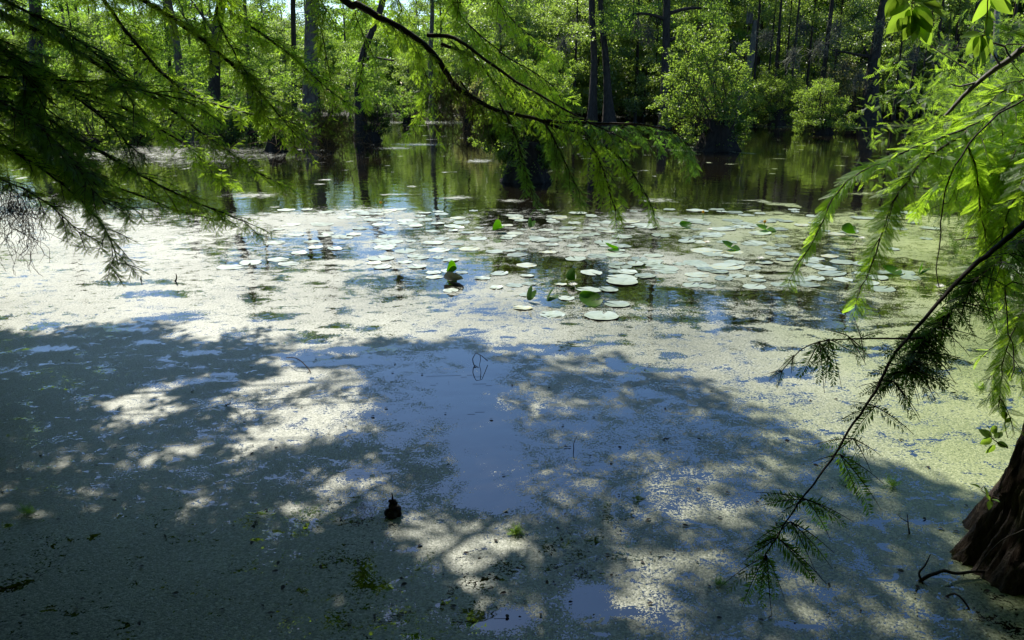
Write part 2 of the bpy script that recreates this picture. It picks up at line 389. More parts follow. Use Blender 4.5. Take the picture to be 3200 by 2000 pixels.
# ------------------------------------------------------------------ leaves and needles
def branchlet_template(pairs, nl=.17, nw=.020, ang=58):
    """unit-length feathery cypress leaf: x along, y across"""
    v = []; f = []
    def q(a): f.append([len(v) + k for k in range(4)]); v.extend(a)
    q([(0, -.006, 0), (.5, -.008, .0), (1, 0, -.05), (.5, .008, .0)])
    a = R(ang)
    for i in range(pairs):
        t = .05 + .92 * i / (pairs - 1)
        l = nl * (.55 + .45 * math.sin(math.pi * min(1, t * 1.15 + .12))) * (1 if t < .8 else 1 - (t - .8) * 2.2)
        for sgn in (-1, 1):
            d = np.array([math.cos(a), sgn * math.sin(a), -.12]); n = np.array([-d[1], d[0], 0])
            b = np.array([t + .008 * sgn, 0, -.05 * t * t])
            q([b, b + d * l * .5 + n * nw / 2, b + d * l, b + d * l * .5 - n * nw / 2])
    return np.array(v, float), np.array(f)
T_HI = branchlet_template(17, .24, .040)
T_MID = branchlet_template(13, .20, .060)
T_LO = branchlet_template(7, .2, .075)

def put(mb, tpl, O, D, Nn, Ls):
    """many copies of a flat template: origins O, directions D, normals Nn, lengths Ls"""
    tv, tf = tpl
    O = np.asarray(O); D = unit(D); Sx = unit(np.cross(Nn, D)); Z = np.cross(D, Sx)
    v = O[:, None] + Ls[:, None, None] * (tv[None, :, 0:1] * D[:, None] + tv[None, :, 1:2] * Sx[:, None] + tv[None, :, 2:3] * Z[:, None])
    f = tf[None] + (np.arange(len(O)) * len(tv))[:, None, None]
    mb.add(v.reshape(-1, 3), f.reshape(-1, tf.shape[1]))

LEAF_DIAMOND = (np.array([(0, 0, 0), (.45, -.30, .04), (1, 0, -.06), (.45, .30, .04)], float), np.array([[0, 1, 2, 3]]))
def leafcloud(mb, cen, rad, n, size, r, flat=.5, tpl=LEAF_DIAMOND, droop=.2):
    """n leaves in every clump (centre, radius)"""
    cen = np.asarray(cen, float); k = len(cen)
    rad = np.broadcast_to(np.asarray(rad, float), (k,))
    d = unit(r.normal(size=(k, n, 3))) * (r.random((k, n, 1)) ** .45)
    d[..., 2] *= flat
    O = (cen[:, None] + d * rad[:, None, None]).reshape(-1, 3)
    D = r.normal(size=O.shape) + unit(d.reshape(-1, 3)) * .8; D[:, 2] -= droop
    Nn = r.normal(size=O.shape) * .8; Nn[:, 2] += .8
    put(mb, tpl, O, D, Nn, size * r.uniform(.6, 1.3, len(O)))

def fol_along(mb, pts, r, tpl, Lb, step, start=.12, angle=62, droop=.25, spread=.5):
    """branchlets in two ranks along a twig"""
    seg = np.linalg.norm(np.diff(pts, axis=0), axis=1); s = np.concatenate([[0], np.cumsum(seg)])
    n = max(3, int(s[-1] / step)); q = np.linspace(start * s[-1], s[-1], n)
    P0 = np.stack([np.interp(q, s, pts[:, k]) for k in range(3)], 1)
    tg = unit(np.gradient(pts, axis=0)); T = unit(np.stack([np.interp(q, s, tg[:, k]) for k in range(3)], 1))
    side = unit(np.cross(T, [0, 0, 1.0]) + 1e-6)
    phi = r.normal(0, spread, (n,))
    upv = np.cross(side, T)
    sg = np.where(np.arange(n) % 2 == 0, 1.0, -1.0)
    sd = side * np.cos(phi)[:, None] * sg[:, None] + upv * np.sin(phi)[:, None]
    a = R(angle) * (1 - .55 * (q / s[-1]) ** 3) + r.normal(0, .12, n)
    D = T * np.cos(a)[:, None] + sd * np.sin(a)[:, None]; D[:, 2] -= droop * r.random(n)
    Nn = upv + r.normal(0, .35, (n, 3))
    Ls = Lb * r.uniform(.75, 1.2, n) * (1 - .45 * (q / s[-1]) ** 4) * np.minimum(1, .5 + 2.5 * (q / s[-1]))
    put(mb, tpl, P0, D, Nn, Ls)

def twig_path(p, d, length, r, grav=.5, n=9, wob=.12):
    pts = [np.array(p, float)]; d = unit(np.array(d, float)); st = length / n
    for i in range(n):
        d = unit(d + np.array([0, 0, -grav]) * (1.0 / n) + r.normal(0, wob, 3) * .35)
        pts.append(pts[-1] + d * st)
    return np.array(pts)

def grow(mw, mf, path, r, n_tw, tw_len, tpl, Lb, step, grav=.6, start=.1, tw_r=.003, side_amt=.9, sub=0, droop=.25, bias=(0, 0, 0), spread=.5):
    """side twigs along a limb, each carrying branchlets (and optionally sub twigs)"""
    seg = np.linalg.norm(np.diff(path, axis=0), axis=1); s = np.concatenate([[0], np.cumsum(seg)])
    tg = unit(np.gradient(path, axis=0))
    for j in range(n_tw):
        t = start + (1 - start) * (j + r.random()) / n_tw
        p = np.array([np.interp(t * s[-1], s, path[:, k]) for k in range(3)]); T = unit(np.array([np.interp(t * s[-1], s, tg[:, k]) for k in range(3)]))
        sd = unit(np.cross(T, [0, 0, 1.0]))
        a = r.uniform(-1, 1); a = math.copysign(abs(a) ** .5, a) * side_amt
        d = T * r.uniform(.45, .9) + sd * a + np.array([0, 0, r.uniform(-.35, .25)]) + np.array(bias)
        Ln = tw_len * r.uniform(.55, 1.15) * (1 - .45 * t)
        tw = twig_path(p, d, Ln, r, grav)
        tube(mw, tw, np.linspace(tw_r, tw_r * .35, len(tw)), 4, False)
        fol_along(mf, tw, r, tpl, Lb, step, droop=droop, spread=spread)
        for k in range(sub):
            i = r.integers(2, len(tw) - 2)
            d2 = unit(tw[i + 1] - tw[i]) * .7 + r.normal(0, .6, 3) + np.array([0, 0, -.2])
            t2 = twig_path(tw[i], d2, Ln * r.uniform(.3, .55), r, grav, 6)
            tube(mw, t2, np.linspace(tw_r * .6, tw_r * .25, len(t2)), 3, False)
            fol_along(mf, t2, r, tpl, Lb, step, droop=droop, spread=spread)

# ------------------------------------------------------------------ trunks
def trunk(mb, base, top, r0, r1, flare=1.0, fh=.8, k=14, n=22, flute=.18, nf=6, seed=0, bend=.2, z0=-.2):
    """buttressed trunk from base to top (points), swollen and fluted at the foot"""
    r = np.random.default_rng(seed)
    base = np.array(base, float); top = np.array(top, float)
    H = np.linalg.norm(top - base); t = np.linspace(0, 1, n) ** 1.7
    ph = r.random(4) * 6.28
    off = np.stack([np.sin(t * 3.0 + ph[0]) - math.sin(ph[0]), np.sin(t * 2.6 + ph[1]) - math.sin(ph[1]), 0 * t], 1) * bend
    c = base + (top - base) * t[:, None] + off
    c[0, 2] = base[2] + z0
    th = np.arange(k) * 2 * math.pi / k
    hh = t * H
    rad = (r0 + (r1 - r0) * t) + r0 * flare * np.exp(-hh / fh)
    fl = 1 + flute * np.exp(-hh / (fh * 1.8))[:, None] * np.sin(nf * th + ph[2])[None] * 1.0 + flute * .4 * np.exp(-hh / (fh * 2))[:, None] * np.sin((nf * 2 - 1) * th + ph[3])[None]
    fl = fl + r.normal(0, .02, fl.shape)
    v = np.stack([c[:, None, 0] + rad[:, None] * fl * np.cos(th), c[:, None, 1] + rad[:, None] * fl * np.sin(th), np.repeat(c[:, 2:3], k, 1)], -1)
    i = np.arange(n - 1)[:, None] * k; j = np.arange(k)[None]
    f = np.stack([i + j, i + (j + 1) % k, i + k + (j + 1) % k, i + k + j], -1).reshape(-1, 4)
    mb.add(v.reshape(-1, 3), f)
    mb.add(v[-1], np.array([np.arange(k)]))
    return c, rad

def make_tree(name, label, cat, H, r0, seed, leafm, barkm, crown0=.25, spread=3.0, clumps=60, per=90, lsize=.13, crad=.9, flat=.45, group=None, nlimb=16, cone=.5, flare=1.0, lean=(0, 0), parts=True):
    r = np.random.default_rng(seed)
    root = thing(name, label, cat, group=group)
    mt = MB(); c, rad = trunk(mt, (0, 0, 0), (lean[0], lean[1], H), r0, r0 * .25, seed=seed, flare=flare)
    cen = []; crads = []
    for j in range(nlimb):
        t = crown0 + (1 - crown0) * (j + r.random() * .8) / nlimb
        z = t * H * .97
        p = np.array([np.interp(z, c[:, 2], c[:, 0]), np.interp(z, c[:, 2], c[:, 1]), z])
        a = j * 2.4 + r.normal(0, .3)
        Ln = spread * r.uniform(.55, 1.1) * (1 - cone * (t - crown0) / (1 - crown0)) 
        d = np.array([math.cos(a), math.sin(a), r.uniform(.0, .5)])
        lp = twig_path(p, d, Ln, r, .25, 8, .25)
        tube(mt, lp, np.linspace(r0 * .22, r0 * .05, len(lp)), 5, False)
        m_ = max(1, int(clumps / nlimb))
        for q in range(m_):
            i = r.integers(3, len(lp)); cc = lp[i] + r.normal(0, .35, 3) * np.array([1, 1, .5]) * spread * .28
            cen.append(cc); crads.append(crad * r.uniform(.5, 1.2))
    mf = MB(); leafcloud(mf, cen, np.array(crads), per, lsize, r, flat)
    mt.build('trunk', M[barkm], root)
    mf.build('crown', M[leafm], root)
    return root

PROTO = {}
far_group = 'trees of the far swamp wood'
def proto_far():
    P_ = {}
    P_['cypA'] = make_tree('bald_cypress', '', 'tree', 15, .26, 101, 'cyp_far', 'bark', .22, 3.4, 90, 130, .17, 1.1, .32)
    P_['cypB'] = make_tree('bald_cypress', '', 'tree', 13, .22, 102, 'cyp_far', 'bark_dark', .12, 2.8, 90, 130, .16, 1.0, .35)
    P_['cypC'] = make_tree('bald_cypress', '', 'tree', 16, .30, 103, 'cyp_far', 'bark_grey', .34, 3.6, 80, 130, .17, 1.1, .3)
    P_['broA'] = make_tree('tupelo_tree', '', 'tree', 12, .20, 104, 'broad', 'bark_grey', .14, 2.9, 90, 120, .17, 1.0, .6)
    P_['broB'] = make_tree('tupelo_tree', '', 'tree', 14, .24, 105, 'broad', 'bark', .25, 3.2, 90, 120, .17, 1.05, .6)
    P_['pole'] = make_tree('slender_tree', '', 'tree', 16, .17, 106, 'dense', 'bark_dark', .5, 2.4, 50, 120, .18, 1.0, .5, flare=.6)
    P_['poleB'] = make_tree('slender_tree', '', 'tree', 14, .13, 107, 'broad', 'bark_dark', .45, 2.0, 50, 110, .17, .9, .5, flare=.6)
    return P_
PR = proto_far()
PR['under'] = make_tree('understorey_tree', '', 'tree', 8, .09, 108, 'broad', 'bark_dark', .06, 2.0, 110, 90, .15, .75, .6, flare=.3, cone=.3)
first = set()
def place(key, loc, rz, sc, label, group=None):
    o = PR[key]
    if key not in first:
        first.add(key)
        o.location = tuple(float(c) for c in loc); o.rotation_euler = (0, 0, rz); o.scale = (sc,) * 3 if np.isscalar(sc) else sc
        o['label'] = label
        if group: o['group'] = group
        return o
    o = dup(o, loc, rz, sc, label)
    if group: o['group'] = group
    elif 'group' in o.keys(): del o['group']
    return o

r = np.random.default_rng(5)
def az(u): return math.atan((u - 1600) / F / math.cos(PITCH) )
LAB = {'cypA': 'feathery green cypress crowded in the left background wood', 'cypB': 'dark barked bushy cypress in the background wood', 'cypC': 'tall grey trunked cypress in the background wood',
       'broA': 'low yellow green broadleaf tree at the edge of the background wood', 'broB': 'yellow green broadleaf tree in the background wood', 'pole': 'slender dark pole of a tree in the shaded wood', 'poleB': 'thin dark trunk with pale leaves in the shaded wood'}
LAB['under'] = 'leafy yellow green young tree under the taller background wood'
LAB['cypA'] = 'feathery green cypress crowded in the background wood'
def scatter(u0, u1, n, d0, d1, keys, s0, s1, zf=None):
    for j in range(n):
        u = u0 + (u1 - u0) * (j + r.random()) / n; d = r.uniform(d0, d1); a = az(u)
        k = keys[r.integers(len(keys))]
        place(k, (d * math.tan(a), d, .05), r.random() * 6.28, r.uniform(s0, s1), LAB[k], {'c': 'cypresses of the background wood', 'b': 'broadleaf trees of the background wood', 'p': 'slender trunks of the background wood', 'u': 'leafy understorey trees of the background wood'}[k[0]])
scatter(-300, 1500, 28, 58, 84, ['cypA', 'cypB', 'broA', 'broB', 'cypA'], .60, .85)
scatter(-250, 900, 14, 40, 58, ['cypB', 'broA', 'cypA'], .5, .66)
scatter(1500, 3500, 14, 58, 70, ['cypA', 'cypC', 'broB', 'broA', 'pole'], .85, 1.12)
scatter(2050, 3400, 22, 56, 70, ['pole', 'poleB', 'pole'], .85, 1.1)
scatter(1480, 2150, 14, 50, 58, ['under'], .6, 1.15)
scatter(2150, 2950, 11, 54, 62, ['under'], .7, 1.2)
scatter(-250, 1480, 18, 54, 66, ['under'], .5, .9)
scatter(1500, 2200, 9, 53, 60, ['broB', 'broA', 'cypB'], .6, .95)

# far woods: one mass behind the single trees
mb = MB(); mw = MB()
def far_mass(u0, u1, d0, d1, h, k, m, label, lo=0.0):
    mb = MB(); u = r.uniform(u0, u1, k); d = r.uniform(d0, d1, k)
    hmax = h + 5 * (vnoise(u * .012, u * 0, 3) - .5); z = r.random(k) * hmax + lo
    leafcloud(mb, np.stack([d * (u - 1600) / F / math.cos(PITCH), d, z], 1), 2.0, 60, .50, r, .7)
    tag(mb.build('far_woods', M[m]), label, 'woods', kind='stuff')
far_mass(-600, 1560, 88, 100, 9.0, 2300, 'cyp_far', 'green mass of far woods beyond the open channel at the left')
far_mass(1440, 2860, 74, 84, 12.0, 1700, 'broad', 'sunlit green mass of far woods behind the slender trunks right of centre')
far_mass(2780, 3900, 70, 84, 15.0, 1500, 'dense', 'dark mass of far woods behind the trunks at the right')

# ------------------------------------------------------------------ single trees of the middle distance
def far_trunk(name, pts, w0, w1, label, barkm='bark_dark', flare=1.0, fh=1.0, limbs=(), leafm='cyp_far', crown=None, seed=0, dd=None, lsize=.11):
    """a tree given by where it stands (foot pixel on the water) and where its trunk passes; pts[0] is the foot"""
    foot = W(*pts[0]) if dd is None else None
    if dd is not None:
        foot = P(*pts[0], dd); foot[2] = 0
    dep = (foot - CAM) @ FW
    root = thing(name, label, 'tree', foot)
    rr_ = np.random.default_rng(seed)
    q = [foot - foot] + [P(p[0], p[1], dep * p[2] if len(p) > 2 else dep) - foot for p in pts[1:]]
    q = spline(q, .5)
    n = len(q); hh = q[:, 2]
    rad = (np.linspace(w0, w1, n) / 2 / F * dep)
    rad = rad + rad[0] * flare * np.exp(-np.maximum(hh, 0) / fh)
    q[0, 2] = -.2
    mt = MB(); k_ = 16; th = np.arange(k_) * 2 * math.pi / k_
    fl = 1 + .16 * np.exp(-hh / (fh * 1.8))[:, None] * np.sin(5 * th + seed)[None] + rr_.normal(0, .02, (n, k_))
    v = np.stack([q[:, None, 0] + rad[:, None] * fl * np.cos(th), q[:, None, 1] + rad[:, None] * fl * np.sin(th), np.repeat(q[:, 2:3], k_, 1)], -1)
    i = np.arange(n - 1)[:, None] * k_; j = np.arange(k_)[None]
    mt.add(v.reshape(-1, 3), np.stack([i + j, i + (j + 1) % k_, i + k_ + (j + 1) % k_, i + k_ + j], -1).reshape(-1, 4))
    mt.build('trunk', M[barkm], root)
    for lb in limbs:
        ml = MB(); lp = spline([P(a, b_, dep * c_) - foot for a, b_, c_ in lb], .3)
        tube(ml, lp, np.linspace(.11, .03, len(lp)) * dep / 40, 6, False)
        for s_ in range(5):
            i0 = rr_.integers(1, len(lp) - 1); t2 = twig_path(lp[i0], rr_.normal(0, 1, 3), rr_.uniform(.6, 1.4), rr_, .1, 6, .3)
            tube(ml, t2, np.linspace(.03, .01, 7), 4, False)
        ml.build('limb', M[barkm], root)
    # own top above the frame
    top = q[-1]; cen = []; cr = []
    mt2 = MB()
    H = crown[0] if crown else 12
    for j in range(14):
        t = j / 14; z_ = top[2] + (H - top[2]) * t
        a = rr_.random() * 6.28
        d = np.array([math.cos(a), math.sin(a), .3]); lp = twig_path((top[0], top[1], z_), d, (crown[1] if crown else 2.6) * (1 - .5 * t), rr_, .2, 7, .25)
        tube(mt2, lp, np.linspace(.07, .02, len(lp)), 5, False)
        for e in range(5): cen.append(lp[rr_.integers(2, 8)] + rr_.normal(0, .5, 3)); cr.append(rr_.uniform(.5, 1.0))
    tube(mt2, [top - [0, 0, .3], (top[0], top[1], (top[2] + H) / 2), (top[0], top[1], H)], [w1 / 2 / F * dep, w1 / 3 / F * dep, .04], 8)
    mt2.build('upper_trunk', M[barkm], root)
    if crown and len(crown) > 2:
        for (a, b_, rad_, cnt) in crown[2]:
            for e in range(cnt):
                uu, vv = a + rr_.normal(0, rad_ * .5), b_ + rr_.normal(0, rad_ * .4)
                cen.append(P(uu, vv, dep * rr_.uniform(.95, 1.05)) - foot); cr.append(rr_.uniform(.35, .8) * dep / 40)
    mf = MB(); leafcloud(mf, cen, np.array(cr), 90, lsize, rr_, .4)
    mf.build('crown', M[leafm], root)
    return root

far_trunk('tall_tree', [(2077, 352), (2078, 250), (2082, 100), (2085, -40)], 26, 22, 'tall black trunk with two bare limbs left of the big shrub', 'bark_dark', .5, 1.0,
          [[(2080, 62, 1), (2050, 50, 1), (2000, 42, .99), (1930, 55, .98)], [(2084, 45, 1), (2130, 30, 1), (2180, 25, 1.01), (2260, 30, 1.02)], [(2084, 130, 1), (2150, 100, 1), (2220, 70, 1)]],
          crown=(14, 3, [(1960, 60, 80, 18), (2200, 30, 100, 18)]), seed=1, dd=41)
far_trunk('bald_cypress', [(2718, 395), (2724, 250), (2742, 120), (2762, 0), (2770, -60)], 40, 20, 'leaning dark cypress with swollen foot, right of the stump shrubs', 'bark_dark', 1.0, 1.4,
          [[(2745, 180, 1), (2700, 175, 1), (2650, 165, .99), (2595, 155, .98)], [(2735, 210, 1), (2705, 160, 1), (2690, 110, 1)]], leafm='broad',
          crown=(14, 3, [(2660, 130, 50, 14), (2700, 60, 60, 12)]), seed=2)
far_trunk('bald_cypress', [(1850, 378), (1853, 300), (1857, 180), (1850, 60), (1850, -40)], 20, 20, 'grey cypress trunk, left one of the close pair', 'bark_dark', 1.1, 1.2,
          crown=(12, 3, [(1850, 60, 110, 16)]), seed=3, dd=43, leafm='broad')
far_trunk('bald_cypress', [(1906, 378), (1900, 300), (1893, 180), (1880, 60), (1875, -40)], 22, 16, 'grey cypress trunk, right one of the close pair', 'bark_dark', 1.3, 1.2,
          crown=(12, 3, [(1950, 90, 80, 12)]), seed=4, dd=43, leafm='cyp_far')
far_trunk('swamp_tree', [(1135, 440), (1125, 350), (1122, 250), (1140, 150), (1180, 60), (1210, -60)], 26, 20, 'crooked dark tree at the left of the open channel', 'bark_dark', 1.2, .8,
          [[(1130, 200, 1), (1160, 180, 1), (1230, 190, .98)]], crown=(9, 2.5, [(1110, 200, 60, 14), (1260, 120, 80, 16), (1150, 300, 50, 8)]), seed=5)
far_trunk('swamp_tree', [(1352, 376), (1352, 300), (1345, 200), (1350, 60), (1350, -20)], 15, 12, 'pale trunk with wide foot at the head of the channel', 'bark', 1.8, 1.2,
          crown=(8, 2.5, [(1340, 150, 60, 10)]), seed=6)
far_trunk('swamp_tree', [(665, 430), (668, 300), (672, 180), (680, 80), (700, -40)], 36, 30, 'thick dark trunk behind the bright left foliage', 'bark_dark', .7, 1.0,
          [[(680, 120, 1), (640, 60, 1), (590, -10, 1)], [(676, 150, 1), (610, 100, .99), (560, 30, .98)]], crown=(9, 3, [(620, 250, 80, 12), (760, 200, 80, 12)]), seed=7)
far_trunk('swamp_tree', [(970, 440), (970, 300), (972, 180), (974, 80), (978, -40)], 44, 40, 'broad grey trunk left of the hanging brown moss', 'bark', .5, 1.0,
          crown=(9, 3, [(940, 230, 70, 12), (1020, 60, 80, 10)]), seed=8)
far_trunk('swamp_tree', [(585, 420), (575, 300), (560, 200), (545, 100), (520, -20)], 26, 22, 'dark leaning trunk behind the upper left branches', 'bark', .6, 1.0,
          crown=(8, 2.6, [(520, 200, 80, 10), (430, 260, 80, 10)]), seed=9)
far_trunk('swamp_tree', [(120, 440), (118, 300), (112, 150), (110, -20)], 40, 34, 'dark trunk at the far left behind the shaded branches', 'bark_dark', .6, 1.0, crown=(8, 2.6, [(150, 150, 120, 14)]), seed=10)
far_trunk('swamp_tree', [(422, 415), (420, 330), (424, 230), (424, 170), (423, 150)], 15, 8, 'small dark snag with forked dead limbs in left background', 'bark_dark', .6, 1.0,
          [[(424, 215, 1), (400, 190, 1), (375, 180, 1)], [(424, 200, 1), (450, 188, 1), (470, 170, 1)]], crown=(5, 1.6), seed=11)
far_trunk('swamp_tree', [(918, 410), (920, 300), (918, 150), (915, -20)], 17, 15, 'narrow dark trunk beside the broad grey one', 'bark_dark', .4, 1.0, crown=(9, 2.6), seed=12)
far_trunk('bald_cypress', [(2228, 375), (2228, 200), (2226, 100), (2228, -40)], 20, 18, 'dark straight trunk rising behind the big shrub', 'bark_dark', .4, 1.0, crown=(14, 3), seed=13, dd=52)
for j, (u_, w_) in enumerate(((2390, 9), (2414, 10), (2440, 9), (2462, 8), (2515, 12), (2556, 20), (2588, 8), (2350, 8), (2792, 10), (2830, 12), (2862, 9), (2905, 12), (2950, 10), (2990, 14), (3042, 11), (3120, 12), (2010, 9), (1985, 8), (2045, 7), (1790, 9), (1960, 9))):
    foot = P(u_, 370, (47.5 if j % 2 else 50.5) + 2 * ((j * 7) % 5) / 5); foot[2] = 0
    sc_ = w_ / 9.0
    place('pole' if j % 2 else 'poleB', foot, j * 1.3, (min(.55 * sc_, 1.0), min(.55 * sc_, 1.0), .95), LAB['pole' if j % 2 else 'poleB'], 'slender trunks of the background wood')
# broken grey snag
sn = W(2306, 380); root = thing('broken_snag', 'pale grey broken snag behind the right side of the big shrub', 'dead tree', sn)
mt = MB(); trunk(mt, (0, 0, 0), (.25, 0, 6.2), .34, .2, seed=77, flare=.6); mt.build('trunk', M['bark_grey'], root)
mt = MB()
for j in range(7):
    a = j * .9; tube(mt, [(.22 + .14 * math.cos(a), .14 * math.sin(a), 6.0), (.24 + .17 * math.cos(a), .16 * math.sin(a), 6.3 + .1 * (j % 3)), (.25 + .2 * math.cos(a), .18 * math.sin(a), 6.5 + .22 * (j % 4))], [.07, .05, .01], 5)
mt.build('splinter', M['bark_grey'], root)

# ------------------------------------------------------------------ shrubs growing on old stumps in the water
def stump_shrub(u_, v_, w_, h_, crown, label, seed, leafm='shrub', nst=26, lsize=.075, barkm='stump', per=60, name='stump_shrub', grp=None, sh=None):
    """(u_, v_) foot on the water; w_, h_ stump size in px; crown list of (u, v, radius px, clumps)"""
    rr_ = np.random.default_rng(seed)
    foot = W(u_, v_); dep = (foot - CAM) @ FW; s = dep / F
    root = thing(name, label, 'shrub', foot, group=grp)
    if w_ > 0:
        mt = MB(); trunk(mt, (0, 0, 0), (0, 0, h_ * s), w_ * .36 * s, w_ * .30 * s, flare=.4, fh=h_ * s * .4, k=28, n=14, flute=.14, nf=7, seed=seed, bend=.02)
        mt.build('stump', M[barkm], root)
    ms = MB(); mf = MB(); cen = []; cr = []
    tot = sum(c[3] for c in crown)
    z0 = max(h_ * s * .8, .05)
    for (a, b_, rad_, cnt) in crown:
        for e in range(cnt):
            ang = rr_.random() * 6.28; q = rr_.random() ** .5 * (1.3 if rr_.random() < .12 else 1)
            tgt = P(a + rad_ * q * math.cos(ang), b_ + rad_ * q * math.sin(ang) * .9, dep) - foot
            tgt[1] += rr_.normal(0, rad_ * s * .45)
            cen.append(tgt); cr.append(rr_.uniform(.08, .30) * max(rad_, 60) * s)
            if e % max(1, tot // nst) == 0:
                st = np.array([rr_.normal(0, max(w_, 20) * s * .16), rr_.normal(0, max(w_, 20) * s * .16), z0 * rr_.uniform(.7, 1)])
                mid = (st + tgt) / 2 + np.array([tgt[0] * .12, 0, abs(tgt[0]) * -.1 + .05]) + rr_.normal(0, .05, 3)
                pth = spline([st, mid, tgt], .15)
                pth[1:-1] += rr_.normal(0, .012, (len(pth) - 2, 3))
                tube(ms, pth, np.linspace(.022, .006, len(pth)) * dep / 25, 4, False)
                for f_ in range(3):
                    i0 = rr_.integers(len(pth) // 3, len(pth)); t2 = twig_path(pth[i0], rr_.normal(0, 1, 3) + [0, 0, .8], rr_.uniform(.2, .6) * dep / 25, rr_, .0, 5, .3)
                    tube(ms, t2, np.linspace(.008, .003, len(t2)) * dep / 25, 3, False)
    leafcloud(mf, cen, np.array(cr), per, lsize, rr_, .75)
    ms.build('stem', M['twig'], root); mf.build('foliage', M[leafm], root)
    return root

stump_shrub(2236, 470, 135, 95, [(2170, 170, 85, 40), (2220, 250, 125, 90), (2290, 280, 80, 60), (2130, 330, 70, 40), (2220, 370, 100, 70), (2300, 370, 60, 36), (2160, 110, 45, 16), (2280, 150, 60, 18), (2120, 230, 60, 18), (2110, 390, 50, 12), (2330, 410, 50, 12), (2260, 420, 70, 24)], 'tall round shrub on the largest dark stump, right of centre', 21, per=46, lsize=.082, nst=44)
stump_shrub(2428, 394, 56, 50, [(2430, 310, 70, 90), (2440, 350, 60, 40), (2370, 330, 55, 50), (2490, 330, 45, 40), (2420, 270, 60, 30)], 'dense mid green shrub on a stump, first right of the big shrub', 22, lsize=.08, per=80)
stump_shrub(2572, 419, 62, 44, [(2560, 330, 70, 80), (2530, 370, 55, 44), (2620, 360, 55, 44), (2570, 285, 40, 24)], 'small shrub spilling over the nearest of the small right stumps', 23, lsize=.07, per=90)
stump_shrub(2664, 392, 52, 40, [(2640, 250, 80, 70), (2660, 320, 60, 60), (2600, 270, 55, 30)], 'greyish twiggy shrub beside the leaning cypress', 24, leafm='olive', nst=40, lsize=.07, per=60)
stump_shrub(1640, 566, 150, 120, [(1640, 440, 100, 80), (1600, 500, 60, 30), (1690, 490, 50, 26), (1535, 420, 55, 44), (1545, 350, 60, 40), (1640, 300, 120, 100), (1740, 250, 90, 50), (1560, 400, 60, 40), (1680, 430, 80, 40), (1590, 240, 60, 30), (1760, 340, 60, 30)], 'loose olive shrub on the black stump in front of the channel', 25, leafm='shrub', nst=46, lsize=.05, per=110)
stump_shrub(1462, 402, 34, 36, [(1462, 330, 45, 26), (1500, 300, 60, 24)], 'small shrub on a stump behind the hanging moss', 26, lsize=.09, leafm='olive')
stump_shrub(862, 472, 70, 46, [(850, 390, 60, 34), (930, 400, 50, 20), (900, 330, 60, 24)], 'low leafy shrub on a wide dark stump left of the brown moss', 27, lsize=.08, leafm='shrub')
stump_shrub(565, 434, 34, 30, [(560, 370, 60, 26), (500, 340, 60, 20)], 'small shrub on a stump seen through the left branches', 28, lsize=.09, leafm='shrub')
stump_shrub(1160, 440, 70, 26, [(1165, 380, 55, 34), (1200, 340, 50, 20)], 'dark low shrub at the foot of the crooked tree', 29, lsize=.09, leafm='dense')
stump_shrub(1280, 388, 50, 20, [(1280, 345, 60, 50), (1240, 330, 40, 20)], 'rounded dark green bush at the left head of the channel', 30, lsize=.11, leafm='cyp_far')
stump_shrub(1020, 462, 60, 50, [(1020, 370, 60, 30)], 'dark bush behind the hanging brown moss', 38, lsize=.08, leafm='dense')
stump_shrub(300, 470, 60, 36, [(300, 400, 80, 36), (200, 380, 70, 30)], 'bush on a stump far left behind the shaded branches', 39, lsize=.09, leafm='shrub')
stump_shrub(715, 448, 46, 34, [(710, 380, 60, 50), (760, 360, 40, 20)], 'leafy shrub on a dark stump beside the thick left trunk', 41, lsize=.08)
stump_shrub(430, 450, 44, 30, [(430, 390, 60, 44)], 'leafy shrub on a dark stump under the forked snag', 42, lsize=.08, leafm='cyp_far')
stump_shrub(790, 418, 36, 24, [(795, 370, 55, 40)], 'small rounded shrub on a stump between two left trunks', 43, lsize=.1)
stump_shrub(2492, 388, 30, 22, [(2492, 350, 40, 34)], 'tiny shrub on a stump between the small right shrubs', 44, lsize=.09)
stump_shrub(2350, 392, 30, 20, [(2355, 355, 40, 34)], 'tiny shrub just behind the right flank of the big shrub', 45, lsize=.09)
# understorey shrubs along the far shore
r = np.random.default_rng(55)
ushr = [('shrub', 'low yellow green shrub on the far shore'), ('olive', 'low greyish shrub on the far shore'), ('dense', 'low dark shrub on the far shore')]
up = {}
for k_, (lm, lb) in enumerate(ushr):
    root = thing('shore_shrub', lb, 'shrub', (0, 0, 0), group=lb.replace('shrub', 'shrubs'))
    ms = MB(); cen = r.normal(0, 1, (50, 3)) * [1.0, .8, .5] + [0, 0, 1.1]
    for q in range(14):
        tube(ms, spline([r.normal(0, .15, 3) * [1, 1, 0], cen[q] * [.5, .5, .6], cen[q]], .3), .018, 4, False)
    mf = MB(); leafcloud(mf, cen, r.uniform(.25, .6, 50), 80, .12, r, .8)
    ms.build('stem', M['twig'], root); mf.build('foliage', M[lm], root); up[k_] = [root, False]
def put_shrub(k_, loc, sc):
    root, used_ = up[k_]
    if used_: dup(root, loc, r.random() * 6.28, sc)
    else:
        root.location = loc; root.scale = (sc,) * 3; up[k_][1] = True
for j in range(60):
    u_ = r.uniform(-200, 3400); d = (54 if u_ > 1500 else 66) + r.uniform(-1.5, 6)
    a = az(u_); put_shrub([0, 2, 1, 2][r.integers(4)], (d * math.tan(a), d, .1), r.uniform(.7, 1.3))
for j in range(16):   # flooded bushes of the left side
    u_ = r.uniform(-250, 850); d = r.uniform(30, 52); a = az(u_); put_shrub([0, 2][j % 2], (d * math.tan(a), d, -.1), r.uniform(.6, 1.2))

